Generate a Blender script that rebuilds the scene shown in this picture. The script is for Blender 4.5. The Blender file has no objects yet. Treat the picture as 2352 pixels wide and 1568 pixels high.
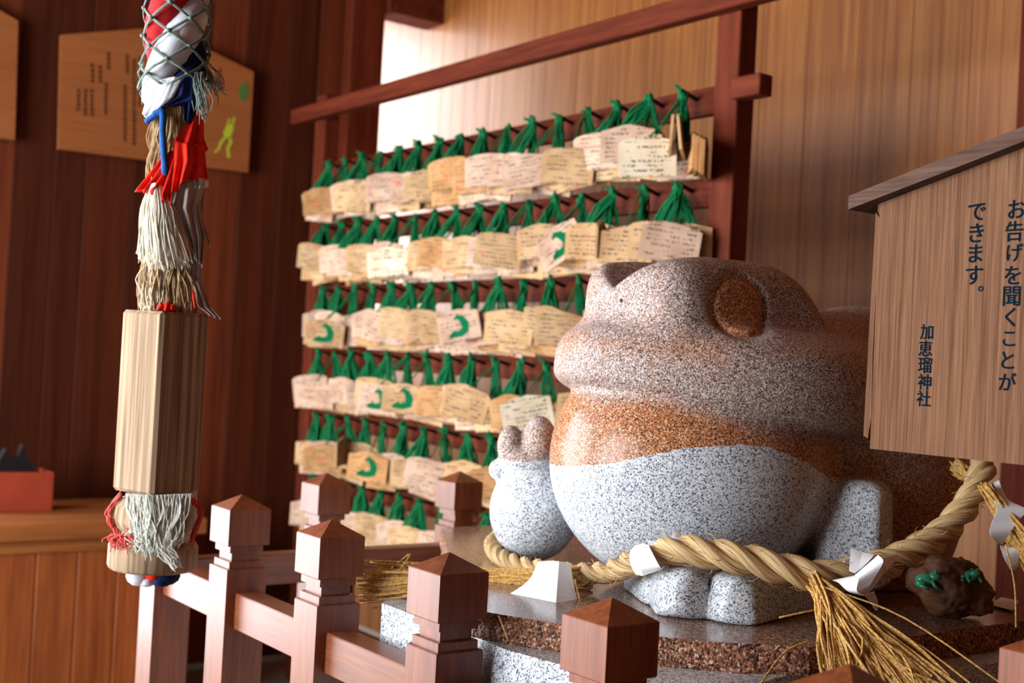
import bpy, bmesh, math, random
import numpy as np
from mathutils import Vector, Matrix, noise

random.seed(7)
SC = bpy.context.scene
COL = SC.collection

# ------------------------------------------------------------------ camera
FPX = 2854.0                       # focal length in pixels of the 2352x1568 frame
CAM = Vector((0.0, 0.0, 1.35))
_A, _P, _R = math.radians(36.63), math.radians(0.895), math.atan(0.0527)
FWD = Vector((math.sin(_A) * math.cos(_P), math.cos(_A) * math.cos(_P), math.sin(_P)))
_r0 = Vector((math.cos(_A), -math.sin(_A), 0.0))
_u0 = _r0.cross(FWD)
RIGHT = (_r0 * math.cos(_R) + _u0 * math.sin(_R)).normalized()
UP = (_u0 * math.cos(_R) - _r0 * math.sin(_R)).normalized()
cd = bpy.data.cameras.new('camera')
cam = bpy.data.objects.new('camera', cd)
COL.objects.link(cam)
cam.matrix_world = Matrix(((RIGHT.x, UP.x, -FWD.x, CAM.x), (RIGHT.y, UP.y, -FWD.y, CAM.y),
                           (RIGHT.z, UP.z, -FWD.z, CAM.z), (0, 0, 0, 1)))
cd.sensor_width = 36.0
cd.lens = FPX / 2352.0 * 36.0
cd.clip_start = 0.05
cd.dof.use_dof = True
cd.dof.focus_distance = 1.88
cd.dof.aperture_fstop = 4.4
SC.camera = cam

# ------------------------------------------------------------------ light
w = bpy.data.worlds.new('world')
SC.world = w
w.use_nodes = True
bg = w.node_tree.nodes['Background']
bg.inputs['Color'].default_value = (0.75, 0.86, 1.0, 1)
bg.inputs['Strength'].default_value = 1.0
def area(name, loc, target, sx, sy, power, col):
    l = bpy.data.lights.new(name, 'AREA')
    l.shape = 'RECTANGLE'; l.size = sx; l.size_y = sy
    l.energy = power; l.color = col
    o = bpy.data.objects.new(name, l)
    COL.objects.link(o)
    o.location = loc
    o.rotation_euler = (Vector(target) - Vector(loc)).to_track_quat('-Z', 'Y').to_euler()
    return o
# daylight in the two wide openings out of the picture to the left (entrance side and beside the dark board wall)
area('entrance_daylight', (-2.24, 2.45, 1.65), (2.0, 2.3, 1.25), 2.3, 1.9, 340, (0.92, 0.96, 1.0))
area('opening_daylight', (-0.75, 4.93, 1.35), (-0.1, 0.0, 1.0), 2.6, 2.5, 300, (0.90, 0.95, 1.0))
# daylight in the narrow gap behind the end of the board wall
area('gap_daylight', (2.50, 6.6, 2.3), (3.15, 4.5, 1.8), 0.4, 2.0, 150, (1.0, 0.95, 0.92))
SC.cycles.max_bounces = 7
SC.cycles.diffuse_bounces = 3
SC.cycles.glossy_bounces = 3
SC.cycles.transmission_bounces = 3
SC.cycles.use_adaptive_sampling = True
SC.cycles.adaptive_threshold = 0.05
SC.view_settings.view_transform = 'Standard'
SC.view_settings.look = 'None'
SC.view_settings.exposure = -0.12
SC.view_settings.gamma = 1.0
SC.view_settings.use_curve_mapping = False

# ------------------------------------------------------------------ picture <-> place
def pix(px, py, t):
    return CAM + RIGHT * ((px - 1176.0) / FPX * t) - UP * ((py - 784.0) / FPX * t) + FWD * t
def _dir(px, py):
    return RIGHT * ((px - 1176.0) / FPX) - UP * ((py - 784.0) / FPX) + FWD
def on_x(px, py, x):
    d = _dir(px, py); return CAM + d * ((x - CAM.x) / d.x)
def on_y(px, py, y):
    d = _dir(px, py); return CAM + d * ((y - CAM.y) / d.y)
def on_z(px, py, z):
    d = _dir(px, py); return CAM + d * ((z - CAM.z) / d.z)

# ------------------------------------------------------------------ object helpers
def tag(o, label=None, cat=None, group=None, kind=None):
    if label: o['label'] = label
    if cat: o['category'] = cat
    if group: o['group'] = group
    if kind: o['kind'] = kind
    return o
def empty(name, loc=(0, 0, 0), rz=0.0):
    o = bpy.data.objects.new(name, None)
    COL.objects.link(o)
    o.location = loc; o.rotation_euler = (0, 0, rz)
    o.empty_display_size = 0.05
    return o
def link(name, me, mat=None, parent=None):
    o = bpy.data.objects.new(name, me)
    COL.objects.link(o)
    if mat is not None and len(me.materials) == 0:
        me.materials.append(mat)
    if parent is not None:
        o.parent = parent
    return o
class MB:
    """collects verts and faces for one mesh"""
    def __init__(s): s.v = []; s.f = []
    def add(s, vs, fs):
        b = len(s.v)
        s.v += [tuple(p) for p in vs]
        s.f += [tuple(b + i for i in f) for f in fs]
        return s
    def box(s, c, d, m=None, ch=0.0):
        x, y, z = d[0] / 2, d[1] / 2, d[2] / 2
        if ch <= 0:
            vs = [Vector((sx * x, sy * y, sz * z)) for sz in (-1, 1) for sy in (-1, 1) for sx in (-1, 1)]
            fs = [(0, 2, 3, 1), (4, 5, 7, 6), (0, 1, 5, 4), (2, 6, 7, 3), (0, 4, 6, 2), (1, 3, 7, 5)]
        else:
            bm = bmesh.new()
            bmesh.ops.create_cube(bm, size=1.0)
            bmesh.ops.scale(bm, vec=d, verts=bm.verts)
            bmesh.ops.bevel(bm, geom=bm.edges[:], offset=ch, segments=1, affect='EDGES', profile=0.5)
            bm.verts.index_update()
            vs = [v.co.copy() for v in bm.verts]; fs = [tuple(v.index for v in f.verts) for f in bm.faces]
            bm.free()
        if m is not None: vs = [m @ p for p in vs]
        return s.add([Vector(c) + p for p in vs], fs)
    def prism(s, poly, a, b, fn):
        """poly of 2-tuples, fn(u, v, w) -> point, extruded w from a to b"""
        n = len(poly)
        vs = [fn(u, v, a) for u, v in poly] + [fn(u, v, b) for u, v in poly]
        fs = [tuple(range(n - 1, -1, -1)), tuple(range(n, 2 * n))]
        fs += [(i, (i + 1) % n, n + (i + 1) % n, n + i) for i in range(n)]
        return s.add(vs, fs)
    def tube(s, pts, rad, n=6, cap=True, squash=None):
        pts = [Vector(p) for p in pts]
        if not hasattr(rad, '__len__'): rad = [rad] * len(pts)
        t0 = (pts[1] - pts[0]).normalized()
        up = Vector((0, 0, 1)) if abs(t0.z) < 0.9 else Vector((1, 0, 0))
        nx = t0.cross(up).normalized()
        vs = []
        for i, p in enumerate(pts):
            t = (pts[min(i + 1, len(pts) - 1)] - pts[max(i - 1, 0)])
            t = t.normalized() if t.length > 1e-9 else t0
            nx = (nx - t * nx.dot(t))
            nx = nx.normalized() if nx.length > 1e-9 else t.orthogonal().normalized()
            ny = t.cross(nx)
            for k in range(n):
                a = 2 * math.pi * k / n
                vs.append(p + nx * (math.cos(a) * rad[i]) + ny * (math.sin(a) * rad[i]))
        fs = []
        for i in range(len(pts) - 1):
            for k in range(n):
                fs.append((i * n + k, i * n + (k + 1) % n, (i + 1) * n + (k + 1) % n, (i + 1) * n + k))
        if cap:
            fs.append(tuple(range(n - 1, -1, -1)))
            fs.append(tuple(range((len(pts) - 1) * n, len(pts) * n)))
        return s.add(vs, fs)
    def lathe(s, prof, n=24, m=None):
        vs = []; fs = []
        for r, z in prof:
            for k in range(n):
                a = 2 * math.pi * k / n
                p = Vector((r * math.cos(a), r * math.sin(a), z))
                vs.append(m @ p if m is not None else p)
        for i in range(len(prof) - 1):
            for k in range(n):
                fs.append((i * n + k, i * n + (k + 1) % n, (i + 1) * n + (k + 1) % n, (i + 1) * n + k))
        fs.append(tuple(range(n - 1, -1, -1))); fs.append(tuple(range((len(prof) - 1) * n, len(prof) * n)))
        return s.add(vs, fs)
    def ball(s, c, r, m=None, sub=2):
        bm = bmesh.new()
        bmesh.ops.create_icosphere(bm, subdivisions=sub, radius=1.0)
        bm.verts.index_update()
        if not hasattr(r, '__len__'): r = (r, r, r)
        vs = [Vector((v.co.x * r[0], v.co.y * r[1], v.co.z * r[2])) for v in bm.verts]
        if m is not None: vs = [m @ p for p in vs]
        fs = [tuple(v.index for v in f.verts) for f in bm.faces]
        bm.free()
        return s.add([Vector(c) + p for p in vs], fs)
    def mesh(s, name, smooth=False, fix=True):
        me = bpy.data.meshes.new(name)
        me.from_pydata(s.v, [], s.f)
        if fix:
            bm = bmesh.new(); bm.from_mesh(me)
            bmesh.ops.recalc_face_normals(bm, faces=bm.faces[:])
            bm.to_mesh(me); bm.free()
        if smooth:
            me.polygons.foreach_set('use_smooth', [True] * len(me.polygons))
        me.update()
        return me
    def build(s, name, mat, parent=None, smooth=False):
        return link(name, s.mesh(name, smooth), mat, parent)

# ------------------------------------------------------------------ materials
def mat_new(name):
    m = bpy.data.materials.new(name)
    m.use_nodes = True
    nt = m.node_tree
    b = nt.nodes['Principled BSDF']
    return m, nt, b
def N(nt, t, **kw):
    n = nt.nodes.new(t)
    for k, v in kw.items(): setattr(n, k, v)
    return n
def ramp(nt, stops, interp='LINEAR'):
    r = N(nt, 'ShaderNodeValToRGB')
    cr = r.color_ramp; cr.interpolation = interp
    while len(cr.elements) > 1: cr.elements.remove(cr.elements[-1])
    cr.elements[0].position = stops[0][0]; cr.elements[0].color = (*stops[0][1], 1)
    for p, c in stops[1:]:
        e = cr.elements.new(p); e.color = (*c, 1)
    return r
def srgb(r, g, b):
    f = lambda c: (c / 255) / 12.92 if c / 255 <= 0.04045 else ((c / 255 + 0.055) / 1.055) ** 2.4
    return (f(r), f(g), f(b))
def coords(nt, scale, rnd=True, src='Object'):
    tc = N(nt, 'ShaderNodeTexCoord')
    mp = N(nt, 'ShaderNodeMapping')
    mp.inputs['Scale'].default_value = scale
    out = tc.outputs[src]
    if rnd:
        oi = N(nt, 'ShaderNodeObjectInfo')
        mu = N(nt, 'ShaderNodeMath', operation='MULTIPLY'); mu.inputs[1].default_value = 37.0
        nt.links.new(oi.outputs['Random'], mu.inputs[0])
        ad = N(nt, 'ShaderNodeVectorMath', operation='ADD')
        nt.links.new(out, ad.inputs[0]); nt.links.new(mu.outputs[0], ad.inputs[1])
        out = ad.outputs[0]
    nt.links.new(out, mp.inputs['Vector'])
    return mp.outputs['Vector']
def simple(name, col, rough=0.6, spec=0.4, noise_scale=0, var=0.3, bump=0.0, stretch=(1, 1, 1), sheen=0.0):
    m, nt, b = mat_new(name)
    b.inputs['Roughness'].default_value = rough
    b.inputs['Specular IOR Level'].default_value = spec
    b.inputs['Base Color'].default_value = (*col, 1)
    if noise_scale:
        v = coords(nt, stretch)
        n = N(nt, 'ShaderNodeTexNoise'); n.inputs['Scale'].default_value = noise_scale; n.inputs['Detail'].default_value = 4
        nt.links.new(v, n.inputs['Vector'])
        lo = tuple(c * (1 - var) for c in col); hi = tuple(min(1, c * (1 + var)) for c in col)
        r = ramp(nt, [(0.3, lo), (0.7, hi)])
        nt.links.new(n.outputs['Fac'], r.inputs['Fac'])
        nt.links.new(r.outputs['Color'], b.inputs['Base Color'])
        if bump:
            bp = N(nt, 'ShaderNodeBump'); bp.inputs['Strength'].default_value = bump; bp.inputs['Distance'].default_value = 0.002
            nt.links.new(n.outputs['Fac'], bp.inputs['Height']); nt.links.new(bp.outputs['Normal'], b.inputs['Normal'])
    return m
def wood(name, c_lo, c_hi, axis='Z', band=25.0, fine=160.0, rough=0.5, spec=0.35, var=0.12, bump=0.15, coat=0.0, coat_rough=0.3, long=0.06):
    """grain runs along axis; band and fine are cross-grain frequencies"""
    m, nt, b = mat_new(name)
    st = {'X': (long, 1, 1), 'Y': (1, long, 1), 'Z': (1, 1, long)}[axis]
    v = coords(nt, st)
    n1 = N(nt, 'ShaderNodeTexNoise'); n1.inputs['Scale'].default_value = band; n1.inputs['Detail'].default_value = 3; n1.inputs['Distortion'].default_value = 0.3
    n2 = N(nt, 'ShaderNodeTexNoise'); n2.inputs['Scale'].default_value = fine; n2.inputs['Detail'].default_value = 2
    nt.links.new(v, n1.inputs['Vector']); nt.links.new(v, n2.inputs['Vector'])
    mx = N(nt, 'ShaderNodeMath', operation='MULTIPLY_ADD'); mx.inputs[1].default_value = 0.45
    sc = N(nt, 'ShaderNodeMath', operation='MULTIPLY'); sc.inputs[1].default_value = 0.55
    nt.links.new(n1.outputs['Fac'], sc.inputs[0])
    nt.links.new(n2.outputs['Fac'], mx.inputs[0]); nt.links.new(sc.outputs[0], mx.inputs[2])
    r = ramp(nt, [(0.36, c_lo), (0.64, c_hi)])
    nt.links.new(mx.outputs[0], r.inputs['Fac'])
    oi = N(nt, 'ShaderNodeObjectInfo')
    mr = N(nt, 'ShaderNodeMapRange'); mr.inputs['To Min'].default_value = 1 - var; mr.inputs['To Max'].default_value = 1 + var
    nt.links.new(oi.outputs['Random'], mr.inputs['Value'])
    hs = N(nt, 'ShaderNodeHueSaturation')
    nt.links.new(mr.outputs[0], hs.inputs['Value']); nt.links.new(r.outputs['Color'], hs.inputs['Color'])
    nt.links.new(hs.outputs['Color'], b.inputs['Base Color'])
    b.inputs['Roughness'].default_value = rough
    b.inputs['Specular IOR Level'].default_value = spec
    b.inputs['Coat Weight'].default_value = coat
    b.inputs['Coat Roughness'].default_value = coat_rough
    if bump:
        bp = N(nt, 'ShaderNodeBump'); bp.inputs['Strength'].default_value = bump; bp.inputs['Distance'].default_value = 0.002
        nt.links.new(mx.outputs[0], bp.inputs['Height']); nt.links.new(bp.outputs['Normal'], b.inputs['Normal'])
    return m
def speckle(nt, vec, scale, stops):
    """crystalline speckle: random value of small cells through a constant ramp"""
    ns = N(nt, 'ShaderNodeTexNoise'); ns.inputs['Scale'].default_value = scale * 1.3; ns.inputs['Detail'].default_value = 1
    nt.links.new(vec, ns.inputs['Vector'])
    mm = N(nt, 'ShaderNodeVectorMath', operation='MULTIPLY_ADD')
    mm.inputs[1].default_value = (1.1 / scale,) * 3
    nt.links.new(ns.outputs['Color'], mm.inputs[0]); nt.links.new(vec, mm.inputs[2])
    vo = N(nt, 'ShaderNodeTexVoronoi'); vo.inputs['Scale'].default_value = scale
    nt.links.new(mm.outputs[0], vo.inputs['Vector'])
    sp = N(nt, 'ShaderNodeSeparateColor'); nt.links.new(vo.outputs['Color'], sp.inputs[0])
    r = ramp(nt, stops, 'CONSTANT')
    nt.links.new(sp.outputs[0], r.inputs['Fac'])
    return r.outputs['Color']
def granite(name, stops, scale=300, rough=0.3, bump=0.0):
    m, nt, b = mat_new(name)
    v = coords(nt, (1, 1, 1), rnd=False)
    c = speckle(nt, v, scale, stops)
    nt.links.new(c, b.inputs['Base Color'])
    b.inputs['Roughness'].default_value = rough
    if bump:
        n = N(nt, 'ShaderNodeTexNoise'); n.inputs['Scale'].default_value = 90; n.inputs['Detail'].default_value = 6
        nt.links.new(v, n.inputs['Vector'])
        bp = N(nt, 'ShaderNodeBump'); bp.inputs['Strength'].default_value = bump; bp.inputs['Distance'].default_value = 0.01
        nt.links.new(n.outputs['Fac'], bp.inputs['Height']); nt.links.new(bp.outputs['Normal'], b.inputs['Normal'])
    return m

GREY_STOPS = [(0, srgb(70, 76, 86)), (0.11, srgb(122, 128, 138)), (0.24, srgb(172, 178, 186)), (0.48, srgb(204, 208, 213)), (0.76, srgb(226, 229, 232))]
RUST_STOPS = [(0, srgb(46, 34, 30)), (0.10, srgb(112, 66, 42)), (0.30, srgb(158, 96, 58)), (0.58, srgb(186, 124, 82)), (0.84, srgb(214, 178, 146))]
TAUPE_STOPS = [(0, srgb(52, 46, 46)), (0.12, srgb(112, 86, 74)), (0.32, srgb(148, 120, 106)), (0.56, srgb(172, 152, 144)), (0.80, srgb(200, 192, 190))]
M = {}
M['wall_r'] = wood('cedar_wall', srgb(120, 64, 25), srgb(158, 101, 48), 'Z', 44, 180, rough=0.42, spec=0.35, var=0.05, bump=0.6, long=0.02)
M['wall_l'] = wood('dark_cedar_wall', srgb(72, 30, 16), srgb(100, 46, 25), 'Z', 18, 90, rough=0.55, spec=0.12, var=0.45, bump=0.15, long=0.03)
M['dark_wood'] = wood('red_brown_timber', srgb(74, 28, 15), srgb(104, 44, 25), 'Z', 30, 140, rough=0.65, spec=0.08, var=0.10)
M['dark_wood_y'] = wood('red_brown_timber_rail', srgb(74, 28, 15), srgb(104, 44, 25), 'Y', 30, 140, rough=0.65, spec=0.08, var=0.10)
M['fence'] = wood('fence_timber', srgb(96, 43, 20), srgb(130, 69, 36), 'Z', 34, 190, rough=0.5, spec=0.2, var=0.06, bump=0.12, coat=0.55, coat_rough=0.34)
M['fence_y'] = wood('fence_timber_rail', srgb(96, 45, 23), srgb(128, 70, 39), 'Y', 34, 190, rough=0.5, spec=0.2, var=0.06, bump=0.12, coat=0.55, coat_rough=0.34)
M['fence_x'] = wood('fence_timber_cross_rail', srgb(96, 45, 23), srgb(128, 70, 39), 'X', 34, 190, rough=0.5, spec=0.2, var=0.06, bump=0.12, coat=0.55, coat_rough=0.34)
M['sign'] = wood('weathered_sign_wood', srgb(84, 56, 40), srgb(120, 86, 64), 'Z', 200, 700, rough=0.85, spec=0.04, var=0.04, bump=0.3, long=0.02)
M['sign_cap'] = wood('weathered_cap_wood', srgb(70, 50, 42), srgb(98, 76, 66), 'Y', 60, 300, rough=0.85, spec=0.05, var=0.05, bump=0.3)
M['ink'] = simple('ink', srgb(8, 26, 38), 0.9, 0.0)
M['counter'] = wood('counter_wood', srgb(126, 58, 22), srgb(166, 88, 38), 'Z', 14, 80, rough=0.5, var=0.15)
M['counter_x'] = wood('counter_top_wood', srgb(126, 66, 28), srgb(162, 96, 46), 'X', 14, 80, rough=0.5, var=0.05)
M['board_sign'] = wood('sign_panel_wood', srgb(138, 78, 38), srgb(158, 94, 48), 'X', 12, 90, rough=0.6, var=0.06)
M['floor'] = simple('stone_floor', srgb(122, 114, 106), 0.7, 0.3, 6, 0.2)
M['ceil'] = wood('ceiling_wood', srgb(84, 44, 26), srgb(112, 62, 38), 'Y', 12, 60, rough=0.6, var=0.1)
M['black'] = simple('black_lacquer', (0.008, 0.008, 0.009), 0.5, 0.3)
M['red_box'] = simple('red_box_paint', srgb(158, 62, 38), 0.6, 0.3, 8, 0.12)
M['grey_granite'] = granite('grey_granite', GREY_STOPS, 420, 0.3, 0.1)
M['cord'] = simple('green_cord', srgb(8, 96, 54), 0.8, 0.15, 300, 0.4)

# ------------------------------------------------------------------ the room
XW, YL = 3.15, 5.0            # board wall behind the rack; dark board wall on the far side
XE = 2.85                     # where the dark wall ends: a narrow gap stays open to the outside
XO, YB, ZC = -2.3, -2.6, 3.6  # entrance side, wall behind the camera, ceiling
def shell(name, c, d, mat):
    return tag(MB().box(c, d).build(name, mat), kind='structure')
shell('floor', (0.9, 2.0, -0.05), (8.4, 10.2, 0.1), M['floor'])
shell('ceiling', (0.9, 2.0, ZC + 0.05), (8.4, 10.2, 0.1), M['ceil'])
shell('wall_back', (0.45, YB - 0.05, ZC / 2), (5.5, 0.1, ZC), M['ceil'])
# entrance side wall with its opening, and the opening beside the dark board wall
en_ = MB()
en_.box((XO - 0.05, (YB + 1.25) / 2, ZC / 2), (0.1, 1.25 - YB, ZC))
en_.box((XO - 0.05, 2.45, 2.7 + (ZC - 2.7) / 2), (0.1, 2.4, ZC - 2.7))
en_.box((XO - 0.05, 2.45, 0.325), (0.1, 2.4, 0.65))
en_.box((XO - 0.05, 4.35, ZC / 2), (0.1, 1.4, ZC))
tag(en_.build('wall_entrance', M['ceil']), kind='structure')
XG = 0.72                     # the dark board wall starts here
op = MB()
op.box(((XO + XG) / 2, YL + 0.05, 2.72 + (ZC - 2.72) / 2), (XG - XO, 0.1, ZC - 2.72))
tag(op.build('wall_opening', M['ceil']), kind='structure')

def chamfer_board(wd, th, h, c=0.004, name='board', gap=0.0008):
    """vertical board, width along x, front towards -y"""
    a, b = wd / 2 - gap, th
    prof = [(-a, 0), (a, 0), (a, -b + c), (a - c, -b), (-a + c, -b), (-a, -b + c)]
    return MB().prism(prof, 0, h, lambda u, v, w_: Vector((u, v, w_))).mesh(name)
# wall behind the rack (faces -x)
wr = tag(MB().box((XW + 0.06, 2.1, ZC / 2), (0.08, 9.4, ZC)).build('wall_right', M['dark_wood']), kind='structure')
BW = 0.1
bmesh_r = [chamfer_board(BW, 0.02 + 0.0006 * k, ZC, 0.0012, gap=0.0001) for k in range(2)]
for i in range(94):
    y = -2.6 + BW * (i + 0.5)
    o = link('board', bmesh_r[i % 2], M['wall_r'], wr)
    o.location = (XW + 0.02, y, 0); o.rotation_euler = (0, 0, -math.pi / 2)
# dark wall (faces -y)
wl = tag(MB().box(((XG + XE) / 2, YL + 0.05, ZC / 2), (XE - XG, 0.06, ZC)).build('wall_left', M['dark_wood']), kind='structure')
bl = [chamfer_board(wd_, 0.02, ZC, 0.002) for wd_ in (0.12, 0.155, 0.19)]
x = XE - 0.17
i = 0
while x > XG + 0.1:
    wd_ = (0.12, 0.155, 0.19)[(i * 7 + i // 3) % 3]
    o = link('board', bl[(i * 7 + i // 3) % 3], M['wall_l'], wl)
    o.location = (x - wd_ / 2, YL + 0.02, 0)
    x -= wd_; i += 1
# end post of the dark wall, lintel over the gap, pillar on the right
post = MB().box((XE - 0.085, YL, ZC / 2), (0.17, 0.14, ZC), ch=0.006).build('trim_1', M['dark_wood']); tag(post, kind='structure')
zl = on_y(905, 44, YL).z
lint = MB().box(((XE + XW) / 2, YL - 0.02, zl + 0.075), (XW - XE, 0.16, 0.15), ch=0.005).build('trim_2', M['dark_wood_y']); tag(lint, kind='structure')
pc = on_x(2318, 1100, XW - 0.05)
pil = MB().box((XW - 0.04, pc.y - 0.09, ZC / 2), (0.12, 0.18, ZC), ch=0.006).build('trim_3', M['dark_wood']); tag(pil, kind='structure')

# ------------------------------------------------------------------ fence
PW = 0.09                     # cap width
zcap = CAM.z - 0.3016          # apex of the caps
FX, FY0, PITCH = 1.09, 0.837, 0.3812
def fence_meshes():
    hw = PW / 2
    # stacked square profile: (half width, z below apex)
    def sq(mb, rows):
        vs = []; fs = []
        for h_, z in rows:
            vs += [Vector((sx * h_, sy * h_, z)) for sx, sy in ((-1, -1), (1, -1), (1, 1), (-1, 1))]
        for k in range(len(rows) - 1):
            for e in range(4):
                fs.append((k * 4 + e, k * 4 + (e + 1) % 4, k * 4 + 4 + (e + 1) % 4, k * 4 + 4 + e))
        fs.append((3, 2, 1, 0)); fs.append(tuple(range(len(rows) * 4 - 4, len(rows) * 4)))
        mb.add(vs, fs)
    zt = zcap
    cap = MB()
    sq(cap, [(hw - 0.0015, zt - 0.0985), (hw, zt - 0.097), (hw, zt - 0.027), (hw - 0.0012, zt - 0.0255), (0.001, zt)])
    neck = MB()
    b = hw - 0.002
    sq(neck, [(b - 0.0015, 0), (b, 0.002), (b, zt - 0.1465), (b - 0.0015, zt - 0.145),
              (b - 0.0065, zt - 0.145), (b - 0.0065, zt - 0.1315), (b - 0.0075, zt - 0.1305),
              (b - 0.014, zt - 0.1305), (b - 0.014, zt - 0.1135), (b - 0.007, zt - 0.1135), (b - 0.007, zt - 0.098)])
    return neck.mesh('post'), cap.mesh('cap')
post_me, cap_me = fence_meshes()
fence = tag(empty('wooden_fence', (FX, FY0 + 2.5 * PITCH, 0)),
            'low brown timber fence with square pyramid capped posts around the stone frog', 'fence')
def fpost(x, y):
    p = link('post', post_me, M['fence'], fence); p.location = (x - FX, y - fence.location.y, 0)
    c = link('cap', cap_me, M['fence'], p)
ys = [FY0 + PITCH * k for k in range(6)]
xs = [FX, FX + 0.40, FX + 0.80, FX + 1.03]
for y in ys: fpost(FX, y)
for x in xs[1:]:
    fpost(x, ys[-1])
    fpost(x, ys[0])
zr = CAM.z - 0.493
for zz in (zr - 0.036, 0.42):
    for k in range(5):
        o = MB().box((0, 0, 0), (0.054, PITCH - 0.086, 0.072), ch=0.002).build('rail', M['fence_y'], fence)
        o.location = (0.004, ys[k] + PITCH / 2 - fence.location.y, zz)
    for yy in (ys[0], ys[-1]):
        for k in range(3):
            o = MB().box((0, 0, 0), (xs[k + 1] - xs[k] - 0.086, 0.054, 0.072), ch=0.002).build('rail', M['fence_x'], fence)
            o.location = ((xs[k] + xs[k + 1]) / 2 - FX, yy - fence.location.y, zz)

# ------------------------------------------------------------------ tablet rack
XR = 2.37                     # front face of the hook rails
rack = tag(empty('tablet_rack', (XR + 0.03, 3.4, 0)), 'red brown timber rack hung with rows of votive tablets', 'rack')
def rk(mb, name, mat, smooth=False):
    o = mb.build(name, mat, rack, smooth)
    o.matrix_parent_inverse = Matrix.Translation(rack.location).inverted()
    return o
pr = on_x(1640, 200, XR); pl = on_x(745, 420, XR)
y_r = on_x(1640, 250, XR).y; y_l = on_x(735, 500, XR).y
rk(MB().box((XR + 0.03, y_r - 0.042, 1.45), (0.066, 0.084, 2.9), ch=0.003), 'post', M['dark_wood'])
rk(MB().box((XR + 0.03, y_l + 0.04, 1.2), (0.066, 0.08, 2.4), ch=0.003), 'post', M['dark_wood'])
ztop = on_x(1180, 140, XR).z
yt0, yt1 = y_r - 0.5, on_x(690, 280, XR).y
rk(MB().box((XR - 0.025, (yt0 + yt1) / 2, ztop), (0.045, yt1 - yt0, 0.062), ch=0.003), 'top_rail', M['dark_wood_y'])
# rows of hooks
z1 = on_x(1600, 225, XR).z
z2 = on_x(1583, 435, XR).z
z4 = on_x(1222, 838, XR).z
rowp = (z1 - z4) / 3.0
ROWZ = [z1 - rowp * k for k in range(6)]
hy0, hy1 = on_x(1597, 225, XR).y, on_x(780, 385, XR).y
HOOKS = [hy0 + (hy1 - hy0) * k / 15 for k in range(16)]
for k, z in enumerate(ROWZ):
    rk(MB().box((XR + 0.02, (y_r + y_l) / 2, z - 0.012), (0.026, y_l - y_r + 0.06, 0.075), ch=0.002), 'hook_rail', M['dark_wood_y'])
    if k == 0:
        rk(MB().box((XR + 0.0, y_r - 0.13, z + 0.0), (0.05, 0.10, 0.055), ch=0.003), 'tenon', M['dark_wood_y'])
peg_me = MB().tube([(0.03, 0, -0.01), (-0.05, 0, 0.012)], 0.006, 6).mesh('peg')
peg_me.materials.append(M['black'])
for z in ROWZ:
    for y in HOOKS:
        o = link('peg', peg_me, None, rack); o.location = Vector((XR, y, z)) - rack.location
# lower panel rails so that the rack stands
rk(MB().box((XR + 0.03, (y_r + y_l) / 2, 0.25), (0.05, y_l - y_r, 0.09), ch=0.003), 'foot_rail', M['dark_wood_y'])

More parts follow.
